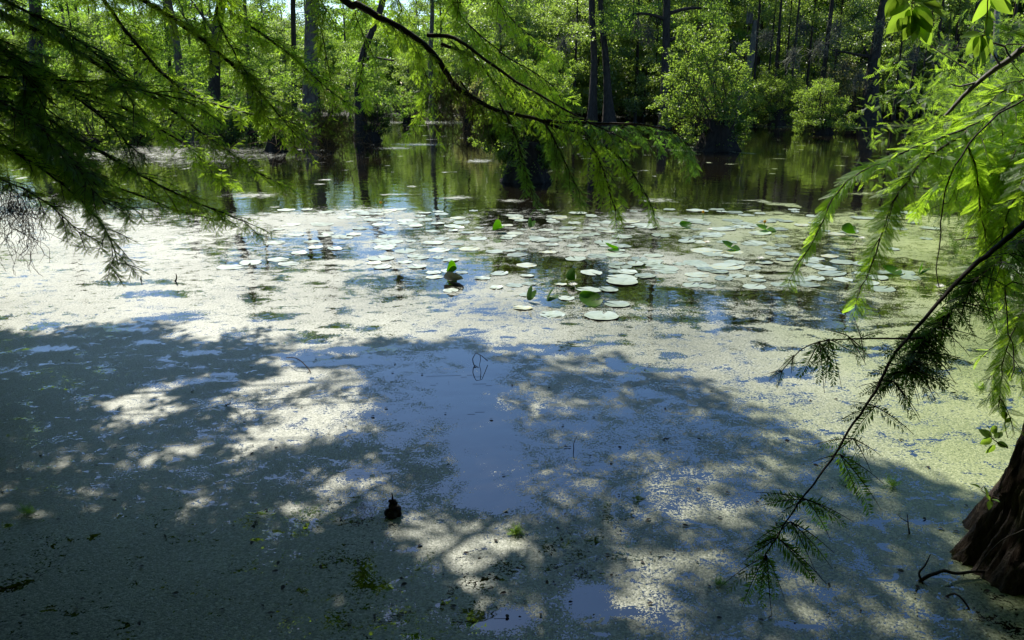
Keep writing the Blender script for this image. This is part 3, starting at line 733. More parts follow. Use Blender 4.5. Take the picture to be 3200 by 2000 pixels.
# woods on the near bank, round the sides of the pond and behind the viewer: they keep the skylight off the shaded water
r = np.random.default_rng(321); k = 5200
a_ = np.radians(r.uniform(56, 306, k)); d = r.uniform(6.5, 13, k); z = r.random(k) * 14 + .4
cb = np.stack([d * np.sin(a_), d * np.cos(a_), z], 1)
cb = cb[(np.abs(cb[:, 0]) > 8.5) | (cb[:, 1] < -3)]
sky_block = np.vstack([np.stack([r.uniform(-8, 8, 1300), r.uniform(-9, -.5, 1300), r.uniform(7, 11, 1300)], 1), np.stack([r.uniform(-8.5, 8.5, 1700), r.uniform(-.5, 6.6, 1700), r.uniform(9.5, 12.5, 1700)], 1)])  # overhead leaf slab without trunks, out of view, added to block zenith light
sky_block = sky_block[sky_block[:, 1] - .822 * sky_block[:, 2] < -3.4]
mb = MB(); leafcloud(mb, np.vstack([cb, sky_block]), .9, 34, .36, r, .7)
tag(mb.build('bank_woods', M['dense']), 'dense woods on the near bank around the pond, with unseen canopy added overhead to block skylight', 'woods', kind='stuff')

# right bank bushes
def bank_bush(x, y, h, w_, label, seed, leafm='cyp', lsize=.07, n=110, per=70):
    rr_ = np.random.default_rng(seed); root = thing('bank_bush', label, 'shrub', (x, y, 0))
    cen = rr_.normal(0, 1, (n, 3)) * [w_ * .42, w_ * .4, h * .27] + [0, 0, h * .55]; cen[:, 2] = np.clip(cen[:, 2], .15, h)
    ms = MB()
    for q in range(24):
        pth = spline([rr_.normal(0, .2, 3) * [1, 1, 0], cen[q] * [.4, .4, .6] + rr_.normal(0, .1, 3), cen[q]], .2)
        tube(ms, pth, np.linspace(.022, .005, len(pth)), 4, False)
    mf = MB(); leafcloud(mf, cen, rr_.uniform(.18, .42, n), per // 5, lsize * 3.2, rr_, .7, T_LO, .5)
    ms.build('stem', M['twig'], root); mf.build('foliage', M[leafm], root)
    return root
for (u_, v_, h, w_, lb, sd, lm) in ((3120, 640, 2.6, 2.2, 'bright bank bush behind the feathery right sprays', 61, 'cyp'), (3060, 470, 2.4, 2.4, 'yellow green bush where the right bank meets the water', 62, 'cyp_far'),
                                (3180, 600, 4.2, 3.0, 'tall bush at the right edge of the bank', 63, 'cyp_far'), (3170, 425, 3.2, 3.4, 'far bush of the right bank under the grey branch', 64, 'cyp_far'),
                                (3300, 760, 3.0, 2.4, 'dark bush low at the right edge', 65, 'dense'), (3330, 440, 4.4, 4.5, 'wide bush at the back of the right bank', 66, 'cyp_far'), (3190, 820, 1.6, 1.6, 'low dark bush at the foot of the right bank', 67, 'dense')):
    p = W(u_, v_); bank_bush(p[0], p[1], h, w_, lb, sd, lm, .03 + .0016 * p[1], 150, 130)

# ------------------------------------------------------------------ overhanging cypress at the left, its limbs reaching into the view
def px(path, off=(0, 0, 0)): return [P(*p) - np.array(off) for p in path]
LB = np.array([-6.6, 7.6, 0])
left_tree = thing('bald_cypress', 'big overhanging cypress whose shaded limbs fill the upper left and cross the middle', 'tree', LB)
mt = MB(); c_, _ = trunk(mt, (0, 0, 0), (.8, .6, 11), .42, .14, seed=3, flare=1.2, k=24, n=40); mt.build('trunk', M['bark'], left_tree)
def tr(z): return np.array([np.interp(z, c_[:, 2], c_[:, 0]), np.interp(z, c_[:, 2], c_[:, 1]), z])

def limb(path, r0, r1, n_tw, tw_len, tpl, Lb, step, seed, parent, off, leaf='cyp', name='limb', wob=.02, **kw):
    rr_ = np.random.default_rng(seed)
    pts = spline([p - off for p in path], .06)
    w_ = np.cumsum(rr_.normal(0, wob * .3, pts.shape), axis=0); w_ -= np.linspace(0, 1, len(pts))[:, None] * w_[-1]
    pts = pts + w_ * .5
    mw, mf = MB(), MB()
    tube(mw, pts, np.linspace(r0, r1, len(pts)) * (1 + rr_.normal(0, .05, len(pts))), 7, False)
    grow(mw, mf, pts, rr_, n_tw, tw_len, tpl, Lb, step, **kw)
    lo = mw.build(name, M['twig'] if r0 < .03 else M['bark_dark'], parent)
    if mf.v: mf.build('foliage', M[leaf], lo)
    return pts

O_ = LB
LT = [
 ([(-300, 40, 4.4), (-120, 180, 4.4), (60, 340, 4.4), (200, 460, 4.4), (280, 560, 4.4)], .022, .003, 50, .6, .08, 21, 'cyp_shade', .7),
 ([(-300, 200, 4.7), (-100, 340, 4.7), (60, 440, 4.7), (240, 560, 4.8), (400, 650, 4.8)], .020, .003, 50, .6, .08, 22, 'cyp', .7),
 ([(-300, -60, 4.1), (-140, 40, 4.1), (20, 160, 4.1), (120, 300, 4.1), (180, 420, 4.1)], .022, .003, 50, .6, .08, 23, 'cyp_shade', .7),
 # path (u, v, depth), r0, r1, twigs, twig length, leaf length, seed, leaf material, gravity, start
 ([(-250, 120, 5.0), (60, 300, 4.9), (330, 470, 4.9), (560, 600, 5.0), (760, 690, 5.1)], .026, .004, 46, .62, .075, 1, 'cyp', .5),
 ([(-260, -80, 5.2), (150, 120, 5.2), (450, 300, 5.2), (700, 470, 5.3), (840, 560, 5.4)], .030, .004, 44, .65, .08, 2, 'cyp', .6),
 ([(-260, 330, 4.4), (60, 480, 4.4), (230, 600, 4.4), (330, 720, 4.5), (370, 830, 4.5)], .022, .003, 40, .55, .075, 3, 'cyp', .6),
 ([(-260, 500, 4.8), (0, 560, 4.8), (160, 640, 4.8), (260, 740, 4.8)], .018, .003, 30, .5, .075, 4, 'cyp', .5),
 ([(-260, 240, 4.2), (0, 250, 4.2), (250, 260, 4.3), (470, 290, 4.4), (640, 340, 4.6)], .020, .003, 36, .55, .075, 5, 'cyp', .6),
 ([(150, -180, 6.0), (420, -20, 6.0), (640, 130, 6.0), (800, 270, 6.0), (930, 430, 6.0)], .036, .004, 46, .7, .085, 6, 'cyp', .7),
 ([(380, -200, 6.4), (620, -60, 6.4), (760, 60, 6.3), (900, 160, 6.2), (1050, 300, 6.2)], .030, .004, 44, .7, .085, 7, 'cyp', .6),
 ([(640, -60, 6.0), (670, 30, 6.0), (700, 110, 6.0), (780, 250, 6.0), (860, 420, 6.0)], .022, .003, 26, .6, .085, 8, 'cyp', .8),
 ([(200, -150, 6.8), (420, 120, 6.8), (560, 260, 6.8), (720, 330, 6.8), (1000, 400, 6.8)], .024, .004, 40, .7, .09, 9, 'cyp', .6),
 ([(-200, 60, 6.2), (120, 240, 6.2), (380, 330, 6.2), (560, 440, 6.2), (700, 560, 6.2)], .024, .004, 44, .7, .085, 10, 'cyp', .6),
 ([(-260, -20, 4.6), (-20, 120, 4.6), (180, 250, 4.6), (380, 420, 4.6), (420, 520, 4.6)], .026, .004, 44, .6, .075, 11, 'cyp_shade', .7),
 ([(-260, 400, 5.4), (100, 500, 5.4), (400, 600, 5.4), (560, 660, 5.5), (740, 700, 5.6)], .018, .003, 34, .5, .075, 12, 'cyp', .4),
 ([(-260, -120, 4.2), (-60, -40, 4.2), (140, 60, 4.2), (330, 200, 4.2), (420, 330, 4.2)], .024, .004, 44, .55, .07, 13, 'cyp_shade', .7),
 ([(-280, 160, 3.9), (-60, 280, 3.9), (120, 400, 3.9), (260, 560, 4.0), (330, 640, 4.0)], .018, .003, 40, .5, .07, 14, 'cyp_shade', .7),
]
for (path, r0, r1, nt_, tl, Lb, sd, lm, gv) in LT:
    p_ = [P(*q) for q in path]
    first_p = p_[0]
    anchor = LB + tr(min(9, max(2.2, first_p[2] + .6)))
    p_ = [anchor, (anchor + first_p) / 2 + [0, 0, .25]] + p_
    n0 = sum(np.linalg.norm(p_[i + 1] - p_[i]) for i in range(2)); n1 = n0 + sum(np.linalg.norm(p_[i + 1] - p_[i]) for i in range(2, len(p_) - 1))
    limb(p_, r0 * 1.5, r1, int(nt_ * 1.35), tl * .66, T_MID, Lb * .74, .012, 200 + sd, left_tree, LB, leaf=lm, grav=gv * .55, start=n0 / n1 * .9, tw_r=.0035, sub=3, bias=(.2, -.1, .05), side_amt=1.1)

# the long limb that crosses the middle of the view
cp = [P(*q) for q in ((1000, -110, 6.0), (1140, -5, 6.0), (1260, 60, 6.0), (1340, 115, 6.0), (1390, 190, 6.0), (1440, 255, 6.0), (1560, 325, 6.0), (1700, 375, 6.0), (1830, 425, 6.05), (1930, 480, 6.1), (1990, 560, 6.1), (2040, 650, 6.1))]
anchor = LB + tr(6.5)
cp = [anchor, (anchor + cp[0]) / 2 + [0, .2, .6]] + cp
limb(cp, .085, .004, 46, .36, T_MID, .075, .015, 301, left_tree, LB, grav=1.0, start=.70, tw_r=.004, sub=2, bias=(.25, 0, -.3), wob=.03)
for k_, (path, r0, nt_, tl, gv, lm) in enumerate((
    ([(1335, 112, 6.0), (1420, 120, 5.9), (1520, 190, 5.8), (1640, 270, 5.8), (1780, 350, 5.8), (1960, 440, 5.8)], .016, 26, .36, .7, 'cyp'),
    ([(1380, 135, 6.0), (1480, 180, 6.1), (1580, 290, 6.2), (1700, 340, 6.3), (1860, 380, 6.3)], .014, 18, .36, .7, 'cyp'),
    ([(1700, 375, 6.0), (1850, 385, 5.9), (2000, 392, 5.9), (2120, 420, 5.9), (2165, 480, 5.9)], .014, 26, .45, .9, 'cyp_shade'),
    ([(1560, 325, 6.0), (1600, 400, 5.9), (1630, 480, 5.9), (1650, 560, 5.9), (1665, 620, 5.9)], .008, 22, .22, .8, 'cyp_shade'),
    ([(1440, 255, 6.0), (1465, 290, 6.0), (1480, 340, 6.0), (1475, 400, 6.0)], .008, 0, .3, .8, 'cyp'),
    ([(1700, 375, 6.0), (1740, 450, 5.9), (1780, 540, 5.9), (1810, 600, 5.9)], .008, 14, .35, .9, 'cyp_shade'),
    ([(1830, 425, 6.0), (1880, 520, 5.9), (1905, 600, 5.9), (1925, 660, 5.9)], .008, 16, .35, .9, 'cyp'),
    ([(1340, -120, 6.4), (1420, 20, 6.4), (1480, 90, 6.4), (1580, 170, 6.4), (1720, 260, 6.4), (1760, 320, 6.4)], .02, 40, .55, .6, 'cyp'),
    ([(1150, -120, 6.8), (1240, 60, 6.8), (1300, 170, 6.8), (1340, 290, 6.8), (1300, 360, 6.8)], .014, 30, .6, .8, 'cyp'),
    ([(1450, -140, 6.8), (1540, 0, 6.8), (1620, 90, 6.8), (1740, 160, 6.8)], .016, 34, .55, .6, 'cyp'),
    ([(940, -100, 6.4), (1000, 60, 6.4), (1020, 160, 6.4), (1040, 280, 6.4), (1050, 345, 6.4)], .014, 16, .45, .9, 'cyp'),
    ([(1060, -120, 6.9), (1110, 40, 6.9), (1140, 140, 6.9), (1110, 300, 6.9)], .012, 24, .5, .8, 'cyp'))):
    p_ = [P(*q) for q in path]
    st_ = .05
    if path[0][1] < -50:
        a_ = LB + tr(7.5); p_ = [a_, (a_ + p_[0]) / 2 + [0, 0, .5]] + p_
        n0 = sum(np.linalg.norm(p_[i + 1] - p_[i]) for i in range(2)); n1 = n0 + sum(np.linalg.norm(p_[i + 1] - p_[i]) for i in range(2, len(p_) - 1)); st_ = n0 / n1 * .97; r0 *= 1.5
    limb(p_, r0, .003, nt_, tl, T_MID, .07, .015, 320 + k_, left_tree, LB, leaf=lm, grav=gv, start=st_, tw_r=.003, sub=1, bias=(.15, 0, -.35))

# the crown over the pond: shades the near water; every clump sits on the sun's path to a shaded spot
def shade(u, v, x, y):
    bu = [-1200, 0, 500, 1100, 1500, 1900, 2200, 2500, 2800, 3080, 3300, 4200]; bv = [1070, 1080, 1100, 1105, 1125, 1160, 1260, 1400, 1465, 1570, 1700, 2300]
    ed = np.interp(u, bu, bv)
    s_ = sstep(-60, 25, v - ed + (fbm(x * 1.1, y * 1.1, 91) - .5) * 160)
    g_ = .5 + 1.25 * (.38 * fbm(x * 1.4, y * 1.4, 92, 3) + .62 * fbm(x * 4.2, y * 4.2, 95, 2) - .5)
    dens = np.interp(u, [-800, 0, 700, 1100, 1700, 2600, 3200], [.76, .70, .60, .50, .54, .64, .78])
    dens = dens + .18 * sstep(1350, 1600, v) * np.interp(u, [0, 900, 1300], [1, 1, 0]) - .30 * gauss(u, v, 700, 1260, 520, 130)
    for (cu, cv_, su, sv, a) in ((1480, 1700, 260, 70, .35), (850, 1230, 170, 60, .25), (480, 1230, 120, 45, .25), (980, 1350, 120, 70, .3), (620, 1560, 130, 40, .45), (680, 1740, 90, 60, .4), (150, 1640, 130, 40, .35),
                                 (1450, 1810, 60, 50, .4), (2150, 1600, 60, 60, .4), (1620, 1260, 120, 50, .35), (2450, 1480, 70, 30, .35), (2640, 1810, 70, 60, .35), (1130, 1500, 100, 40, .3), (1650, 1950, 260, 80, .25), (3000, 1890, 90, 50, .35), (2280, 1880, 120, 40, .2), (1000, 1530, 140, 70, .3)):
        dens = dens - a * gauss(u, v, cu, cv_, su, sv)
    return s_ * sstep(0, .06, dens - g_ + .08)
ncand = 17000
gx = rng.uniform(-8.5, 4.2, ncand); gy = rng.uniform(-3.5, 9.6, ncand)
gy2 = np.maximum(gy, .9)
uu, vv = proj(np.stack([gx, gy2, gx * 0], 1))
vv = np.where(gy < .9, 2400, vv)
pr = shade(uu, vv, gx, gy)
pr = np.where((gy > .9) & (gy < 2.5) & (gx > 1.45), 0, pr)
pr = np.where((gy > -1.6) & (gy < .1) & (gx > 1.5), 0, pr)
pr = np.where((gy > 0) & (gy < .62) & (gx > 1.6) & (gx < 2.8), 0, pr)
pr = pr * np.where((gx > -3.3) & (gx < .5) & (gy > 3.6) & (gy < 5.0), .6, 1) * np.where((gx > .5) & (gx < 1.6) & (gy > 3.4) & (gy < 5), .5, 1) * np.where((gx > 2.3) & (gy > 1.5) & (gy < 3.6), .35, 1) * (1 - .4 * np.exp(-((gx - 1.5) / .9) ** 2 - ((gy - 3.9) / .5) ** 2))
ok = rng.random(ncand) < pr
gx, gy, uu = gx[ok], gy[ok], uu[ok]
hh = rng.uniform(5.2, 8.8, len(gx))
low = (gx < -.8) & (gy < 4.5) & (rng.random(len(gx)) < .55); hh[low] = rng.uniform(3.6, 6.5, low.sum())
Pc = np.stack([gx, gy, 0 * gx], 1) + SD * (hh / SD[2])[:, None]
# keep them out of the frame from the camera's side
pu, pv = proj(Pc); vis = (pv > -60) & (pu > -150) & (pu < 3350)
Pc = Pc[~vis]
rr_ = np.random.default_rng(66)
LC = np.stack([rr_.uniform(-9.5, -1.3, 12000), rr_.uniform(4.6, 13.5, 12000), rr_.uniform(3.2, 7.0, 12000)], 1)
L2 = np.stack([rr_.uniform(-9.5, -1.5, 9000), rr_.uniform(7.5, 13, 9000), rr_.uniform(3.2, 5.0, 9000)], 1)
LC = np.vstack([LC, L2])
LG = LC - SD * (LC[:, 2:3] / SD[2]); lu, lv = proj(np.stack([LG[:, 0], np.maximum(LG[:, 1], .9), LG[:, 0] * 0], 1))
lp_ = shade(lu, np.where(LG[:, 1] < .9, 2400, lv), LG[:, 0], LG[:, 1])
lp_ = lp_ * np.where((LG[:, 0] > -3.3) & (LG[:, 0] < .4) & (LG[:, 1] > 3.6) & (LG[:, 1] < 5.0), .15, 1)
LC = LC[(rr_.random(len(LC)) < lp_) & (LC[:, 0] < -.17 * LC[:, 1] - .2)]
pu, pv = proj(LC); LC = LC[(pv < -70) | (pu < -200)]
Pc = np.vstack([Pc, LC])
mf = MB(); leafcloud(mf, Pc - LB, rr_.uniform(.07, .17, len(Pc)), 15, .105, rr_, .6)
mw = MB()
# limbs from the trunk to groups of clumps
cells = {}
for p in Pc: cells.setdefault((round(p[0] / 1.9), round(p[1] / 1.9), round(p[2] / 2.2)), []).append(p)
for key, ps in cells.items():
    ps = np.array(ps) - LB; m_ = ps.mean(0)
    a = tr(np.clip(m_[2] - .22 * np.linalg.norm(m_[:2]), 2.8, 10.4))
    path = spline([a, (a + m_) / 2 + [0, 0, .35] + rr_.normal(0, .2, 3), m_], .4)
    tube(mw, path, np.linspace(min(.035, .012 + .0004 * len(ps)), .006, len(path)), 5, False)
    for p in ps[:14]:
        tube(mw, [m_ * .9 + a * .1, (m_ + p) / 2 + rr_.normal(0, .05, 3), p], [.006, .004, .003], 3, False)
mw.build('upper_limb', M['bark_dark'], left_tree); mf.build('crown', M['cyp'], left_tree)

place('cypB', (-12.5, 17.5, 0), 1.0, .85, 'cypress standing just off the left edge, seen reflected in the weed')
# ------------------------------------------------------------------ cypress at the right edge
RB = W(3325, 1780); RB[2] = 0
right_tree = thing('bald_cypress', 'cypress at the lower right edge with dark furrowed trunk and feathery sunlit branches', 'tree', RB)
# furrowed, fluted foot with fine furrows
nz, k_ = 170, 220
r2 = np.random.default_rng(9)
zz = np.concatenate([np.linspace(-.15, 1.6, 120), np.linspace(1.65, 8, 50)])
th = np.arange(k_) * 2 * math.pi / k_
cx_ = .13 * np.maximum(zz, 0); cy_ = .05 + .05 * zz
rad = .20 + .17 * np.exp(-np.maximum(zz, -.1) / .30) + .01 * np.clip(3 - zz, 0, 3)
TH, ZZ = np.meshgrid(th, zz)
ridge = .11 * np.exp(-ZZ / .7) * np.sin(4 * TH + 1.0 + .4 * ZZ) + .06 * np.exp(-ZZ / .6) * np.sin(9 * TH + 2.2 * ZZ)
fur = (1 - np.abs(2 * fbm(TH * 10 + 1.2 * fbm(ZZ * 2, TH * 2, 2), ZZ * 1.1, 12, 4) - 1) * 2.4) * .06 + (fbm(TH * 34, ZZ * 5, 14, 3) - .5) * .07
knob = .10 * np.exp(-((TH - 3.6) / .35) ** 2 - ((ZZ - .42) / .09) ** 2) + .08 * np.exp(-((TH - 4.1) / .3) ** 2 - ((ZZ - .22) / .08) ** 2)
RR_ = rad[:, None] * (1 + ridge) + fur * .9 + knob * .5
v = np.stack([cx_[:, None] + RR_ * np.cos(TH), cy_[:, None] + RR_ * np.sin(TH), ZZ], -1)
i = np.arange(nz - 1)[:, None] * k_; j = np.arange(k_)[None]
mb = MB(); mb.add(v.reshape(-1, 3), np.stack([i + j, i + (j + 1) % k_, i + k_ + (j + 1) % k_, i + k_ + j], -1).reshape(-1, 4))
mb.build('trunk', M['bark_near'], right_tree)
def rt(z): return RB + np.array([np.interp(z, zz, cx_), np.interp(z, zz, cy_), z])

def rbranch(path, r0, nt_, tl, tpl, Lb, step, sd, lm, gv, own=True, oleaf=.09, anchor_z=None, start=.05, sub=0, name='branch', wood='bark_dark', **kw):
    rr_ = np.random.default_rng(500 + sd)
    p_ = [P(*q) for q in path]
    if anchor_z is not None:
        a_ = rt(anchor_z); p_ = [a_, (a_ + p_[0]) / 2 + [0, 0, .12]] + p_
    pts = spline([p - RB for p in p_], .03)
    w_ = np.cumsum(rr_.normal(0, .0035, pts.shape), axis=0); w_ -= np.linspace(0, 1, len(pts))[:, None] * w_[-1]; pts = pts + w_
    mw, mf = MB(), MB()
    tube(mw, pts, np.linspace(r0, .0018, len(pts)), 7, False)
    if own: fol_along(mf, pts, rr_, tpl, oleaf, step, start=start, spread=.35, droop=.15)
    if nt_: grow(mw, mf, pts, rr_, nt_, tl, tpl, Lb, step, grav=gv, start=start, tw_r=.0022, sub=sub, **kw)
    b = mw.build(name, M[wood], right_tree)
    if mf.v: mf.build('foliage', M[lm], b)

# bright feathery sprays
rbranch([(3330, 240, 3.1), (3200, 305, 3.1), (3036, 397, 3.1), (2843, 461, 3.05), (2694, 526, 3.0), (2610, 590, 3.0), (2568, 694, 3.0), (2535, 760, 3.0), (2490, 830, 3.0)], .009, 12, .22, T_HI, .065, .0085, 1, 'cyp', .6, anchor_z=2.9, start=.42, oleaf=.085, side_amt=.5)
rbranch([(3036, 397, 3.1), (2960, 450, 3.05), (2893, 500, 3.0), (2818, 590, 3.0), (2762, 694, 3.0), (2739, 760, 3.0), (2710, 850, 3.0), (2670, 920, 3.0)], .006, 8, .18, T_HI, .065, .0075, 2, 'cyp', .7, start=.02, oleaf=.085, side_amt=.5)
rbranch([(3330, 380, 3.2), (3200, 440, 3.2), (3120, 560, 3.2), (3090, 680, 3.2), (3080, 800, 3.2)], .006, 24, .3, T_HI, .07, .008, 21, 'cyp', .9, anchor_z=2.4, start=.35)
rbranch([(3330, 260, 3.3), (3180, 330, 3.3), (3060, 420, 3.3), (2960, 480, 3.3), (2870, 500, 3.3)], .007, 24, .28, T_HI, .07, .008, 22, 'cyp', .6, anchor_z=2.9, start=.35)
rbranch([(3240, 290, 2.95), (3141, 345, 2.95), (3030, 446, 2.95), (2967, 620, 2.95), (2940, 760, 2.95), (2935, 900, 2.95)], .004, 0, .2, T_HI, .05, .012, 3, 'cyp', .6, own=False)
rbranch([(3010, 415, 3.1), (3042, 500, 3.1), (3057, 600, 3.1), (3078, 760, 3.1), (3090, 850, 3.1)], .005, 8, .2, T_HI, .065, .0075, 4, 'cyp', .8, oleaf=.08, side_amt=.5)
rbranch([(3330, 330, 3.3), (3230, 420, 3.3), (3150, 480, 3.3), (3050, 520, 3.3), (2960, 560, 3.35), (2900, 600, 3.4)], .008, 22, .3, T_HI, .07, .009, 5, 'cyp', .8, anchor_z=2.6, start=.4, side_amt=.8)
rbranch([(3330, 200, 3.5), (3200, 260, 3.5), (3080, 330, 3.5), (2980, 380, 3.6), (2900, 440, 3.7)], .008, 22, .3, T_MID, .075, .010, 6, 'cyp', .5, anchor_z=3.0, start=.4, side_amt=.9)
rbranch([(3340, 420, 2.9), (3230, 520, 2.9), (3160, 640, 2.9), (3130, 760, 2.9), (3140, 880, 2.9)], .006, 20, .28, T_HI, .065, .009, 7, 'cyp', .9, anchor_z=2.3, start=.35)
rbranch([(3330, 620, 3.4), (3230, 640, 3.4), (3150, 700, 3.4), (3100, 800, 3.4), (3090, 950, 3.4)], .006, 20, .28, T_MID, .065, .010, 8, 'cyp', .9, anchor_z=1.9, start=.4)
rbranch([(3330, 300, 4.0), (3200, 380, 4.0), (3080, 450, 4.0), (3000, 560, 4.0), (2960, 650, 4.0)], .008, 26, .4, T_MID, .075, .012, 9, 'cyp', .7, anchor_z=2.9, start=.35)
rbranch([(3360, 180, 2.6), (3290, 150, 2.6), (3220, 130, 2.6), (3150, 90, 2.6)], .005, 7, .2, T_HI, .065, .009, 10, 'cyp', .3, anchor_z=3.1, start=.6)
rbranch([(3340, 900, 2.9), (3240, 960, 2.9), (3180, 1060, 2.9), (3140, 1180, 2.9), (3120, 1270, 2.9)], .005, 16, .25, T_HI, .065, .009, 11, 'cyp', .9, anchor_z=1.7, start=.4)
rbranch([(3340, 700, 3.6), (3240, 760, 3.6), (3160, 860, 3.6), (3150, 1000, 3.6)], .005, 18, .3, T_MID, .065, .010, 12, 'cyp_shade', .9, anchor_z=1.8, start=.4)
rbranch([(3330, 820, 2.8), (3230, 900, 2.8), (3150, 900, 2.8), (3170, 1100, 2.8), (3160, 1180, 2.8)], .003, 0, .2, T_HI, .05, .012, 13, 'cyp', .6, own=False)

# near dark branch hanging down to the lower right
nb = [(3420, 560, 2.35), (3280, 680, 2.25), (3180, 770, 2.2), (3080, 850, 2.15), (2990, 950, 2.1), (2910, 1040, 2.08), (2830, 1130, 2.05), (2720, 1290, 2.0), (2600, 1450, 1.96), (2480, 1610, 1.93), (2390, 1735, 1.9)]
rr_ = np.random.default_rng(808)
p_ = [rt(2.2)] + [P(*q) for q in nb]
pts = spline([p - RB for p in p_], .025)
w_ = np.cumsum(rr_.normal(0, .002, pts.shape), axis=0); w_ -= np.linspace(0, 1, len(pts))[:, None] * w_[-1]; pts = pts + w_
mw, mf = MB(), MB()
tube(mw, pts, np.interp(np.linspace(0, 1, len(pts)), [0, .35, .55, .75, 1], [.028, .019, .011, .005, .0016]), 8, False)
def shoot_tpl(seed):
    q = np.random.default_rng(seed); v, f = branchlet_template(int(q.integers(20, 26)), q.uniform(.21, .26), .034, q.uniform(52, 64))
    v = v.copy(); n = len(v) // 4; v = v.reshape(n, 4, 3)
    for k_ in range(3, n):                     # uneven, partly missing and twisted needles
        b = v[k_, 0].copy(); s_ = q.uniform(.7, 1.15) if q.random() > .08 else q.uniform(.1, .4); a_ = q.normal(0, .14)
        d = (v[k_] - b) * s_; c_, sn_ = math.cos(a_), math.sin(a_)
        v[k_] = b + np.stack([d[:, 0] * c_ - d[:, 1] * sn_, d[:, 0] * sn_ + d[:, 1] * c_, d[:, 2] + q.normal(0, .25) * np.linalg.norm(d[:, :2], axis=1)], 1)
    v = v.reshape(-1, 3); bend = q.normal(0, .10); v[:, 1] += bend * v[:, 0] ** 2; v[:, 2] -= q.uniform(.05, .22) * v[:, 0] ** 2
    return v, f
T_SHOOTS = [shoot_tpl(40 + q) for q in range(10)]
def spray(u, v, d, du, dv, dd, ln, Lb=.05, hi=T_HI, n_side=1):
    """a drooping shoot that starts at a pixel of the branch and heads (du, dv) in the view"""
    o = P(u, v, d) - RB; t_ = P(u + du, v + dv, d + dd) - RB
    dr = unit(t_ - o); tw = twig_path(o, dr + [0, 0, .12], ln, rr_, .35, 8, .05)
    tube(mw, tw, np.linspace(.0016, .0006, len(tw)), 4, False)
    # one feather: needles straight on the shoot
    put(mf, T_SHOOTS[rr_.integers(10)], o[None], (tw[-1] - o)[None], (np.array([0, -.55, .8]) + rr_.normal(0, .32, 3))[None], np.array([ln * rr_.uniform(.8, 1.0)]))

sprays = []
for k_ in range(125):   # dense upper part
    t = rr_.random(); u, v = np.interp(t, [0, .35, .7, 1], [3250, 3080, 2910, 2800]), np.interp(t, [0, .35, .7, 1], [700, 850, 1040, 1170])
    d = 2.2 - .15 * t; a = rr_.uniform(0, 6.28)
    sprays.append((u, v, d, 110 * math.cos(a), 70 * math.sin(a) + 70, rr_.uniform(-.06, .06), rr_.uniform(.08, .15)))
for (u, v, lst) in ((2830, 1130, [(-90, 30, .12), (80, 90, .13), (30, 110, .14), (-60, -50, .09), (110, 60, .12)]),
                    (2790, 1190, [(-100, 10, .10), (70, 100, .13), (-70, 60, .10), (60, 70, .13)]),
                    (2735, 1270, [(-100, 30, .11), (90, 60, .13), (-90, -30, .08), (-60, 70, .12)]),
                    (2665, 1370, [(-90, 10, .10), (60, 90, .12), (-70, 60, .10), (70, 40, .10)]),
                    (2625, 1420, [(90, 110, .17), (100, 60, .16), (-80, 20, .08), (40, 90, .13)]),
                    (2520, 1560, [(-110, 10, .12), (-100, -20, .13), (60, 30, .10), (110, 50, .13), (50, 70, .13), (-80, 40, .09)]),
                    (2470, 1630, [(-90, 40, .12), (90, 90, .15), (60, 110, .14), (-70, 70, .10), (100, 60, .15)]),
                    (2430, 1680, [(90, 90, .15), (110, 100, .17), (-90, 30, .10), (-80, 60, .12)]),
                    (2395, 1735, [(-110, 70, .15), (-60, 110, .15), (10, 120, .16), (50, 110, .12), (-20, 110, .13)])):
    for (du, dv, ln) in lst:
        sprays.append((u, v, np.interp(v, [1130, 1735], [2.05, 1.9]), du, dv, rr_.uniform(-.03, .03), ln * .95))
for s_ in sprays: spray(*s_)
nbo = mw.build('branch', M['bark_dark'], right_tree); nbo['label'] = 'thick dark shaded branch hanging diagonally to the lower right'
mf.build('foliage', M['cyp_shade'], nbo)
# its thin side shoot to the left
mw, mf = MB(), MB()
sp = spline([P(*q) - RB for q in ((2930, 1050, 2.1), (2850, 1058, 2.1), (2740, 1058, 2.12), (2640, 1060, 2.12), (2560, 1068, 2.12), (2500, 1095, 2.12), (2460, 1140, 2.12), (2440, 1162, 2.12))], .02)
tube(mw, sp, np.linspace(.0035, .001, len(sp)), 5, False)
for (u, v, lst) in ((2690, 1055, [(-20, -60, .07), (10, 60, .07), (60, -20, .06)]), (2650, 1050, [(60, 60, .08), (50, 70, .09), (-60, -20, .06), (40, 40, .09)]), (2590, 1060, [(0, 110, .13), (-60, 90, .10), (30, 100, .14), (80, 40, .09), (-80, 30, .06)]), (2560, 1068, [(10, 110, .14), (-50, 100, .12), (60, 100, .10)]),
                    (2480, 1110, [(-60, 60, .06), (-10, 60, .05)]), (2445, 1158, [(-60, 10, .05), (-40, 30, .05), (-10, 30, .05)])):
    for (du, dv, ln) in lst: spray(u, v, 2.12, du, dv, rr_.uniform(-.02, .02), ln)
b2 = mw.build('side_shoot', M['twig'], right_tree); mf.build('foliage', M['cyp_shade'], b2)

# upper crown of the right tree (above the frame)
rr_ = np.random.default_rng(31)
mf = MB(); mw = MB(); cen = []
for q in range(16):
    z = 4.6 + 3.2 * q / 16; a_ = rt(z) - RB; a = rr_.uniform(-1.2, 1.6)
    lp = twig_path(a_, (math.cos(a), math.sin(a), .25), rr_.uniform(1.2, 2.4), rr_, .3, 8, .2); tube(mw, lp, np.linspace(.03, .008, len(lp)), 5, False)
    for e in range(6): cen.append(lp[rr_.integers(3, 9)] + rr_.normal(0, .25, 3))
leafcloud(mf, cen, .32, 60, .09, rr_, .5)
mw.build('upper_limb', M['bark_dark'], right_tree); mf.build('crown', M['cyp'], right_tree)

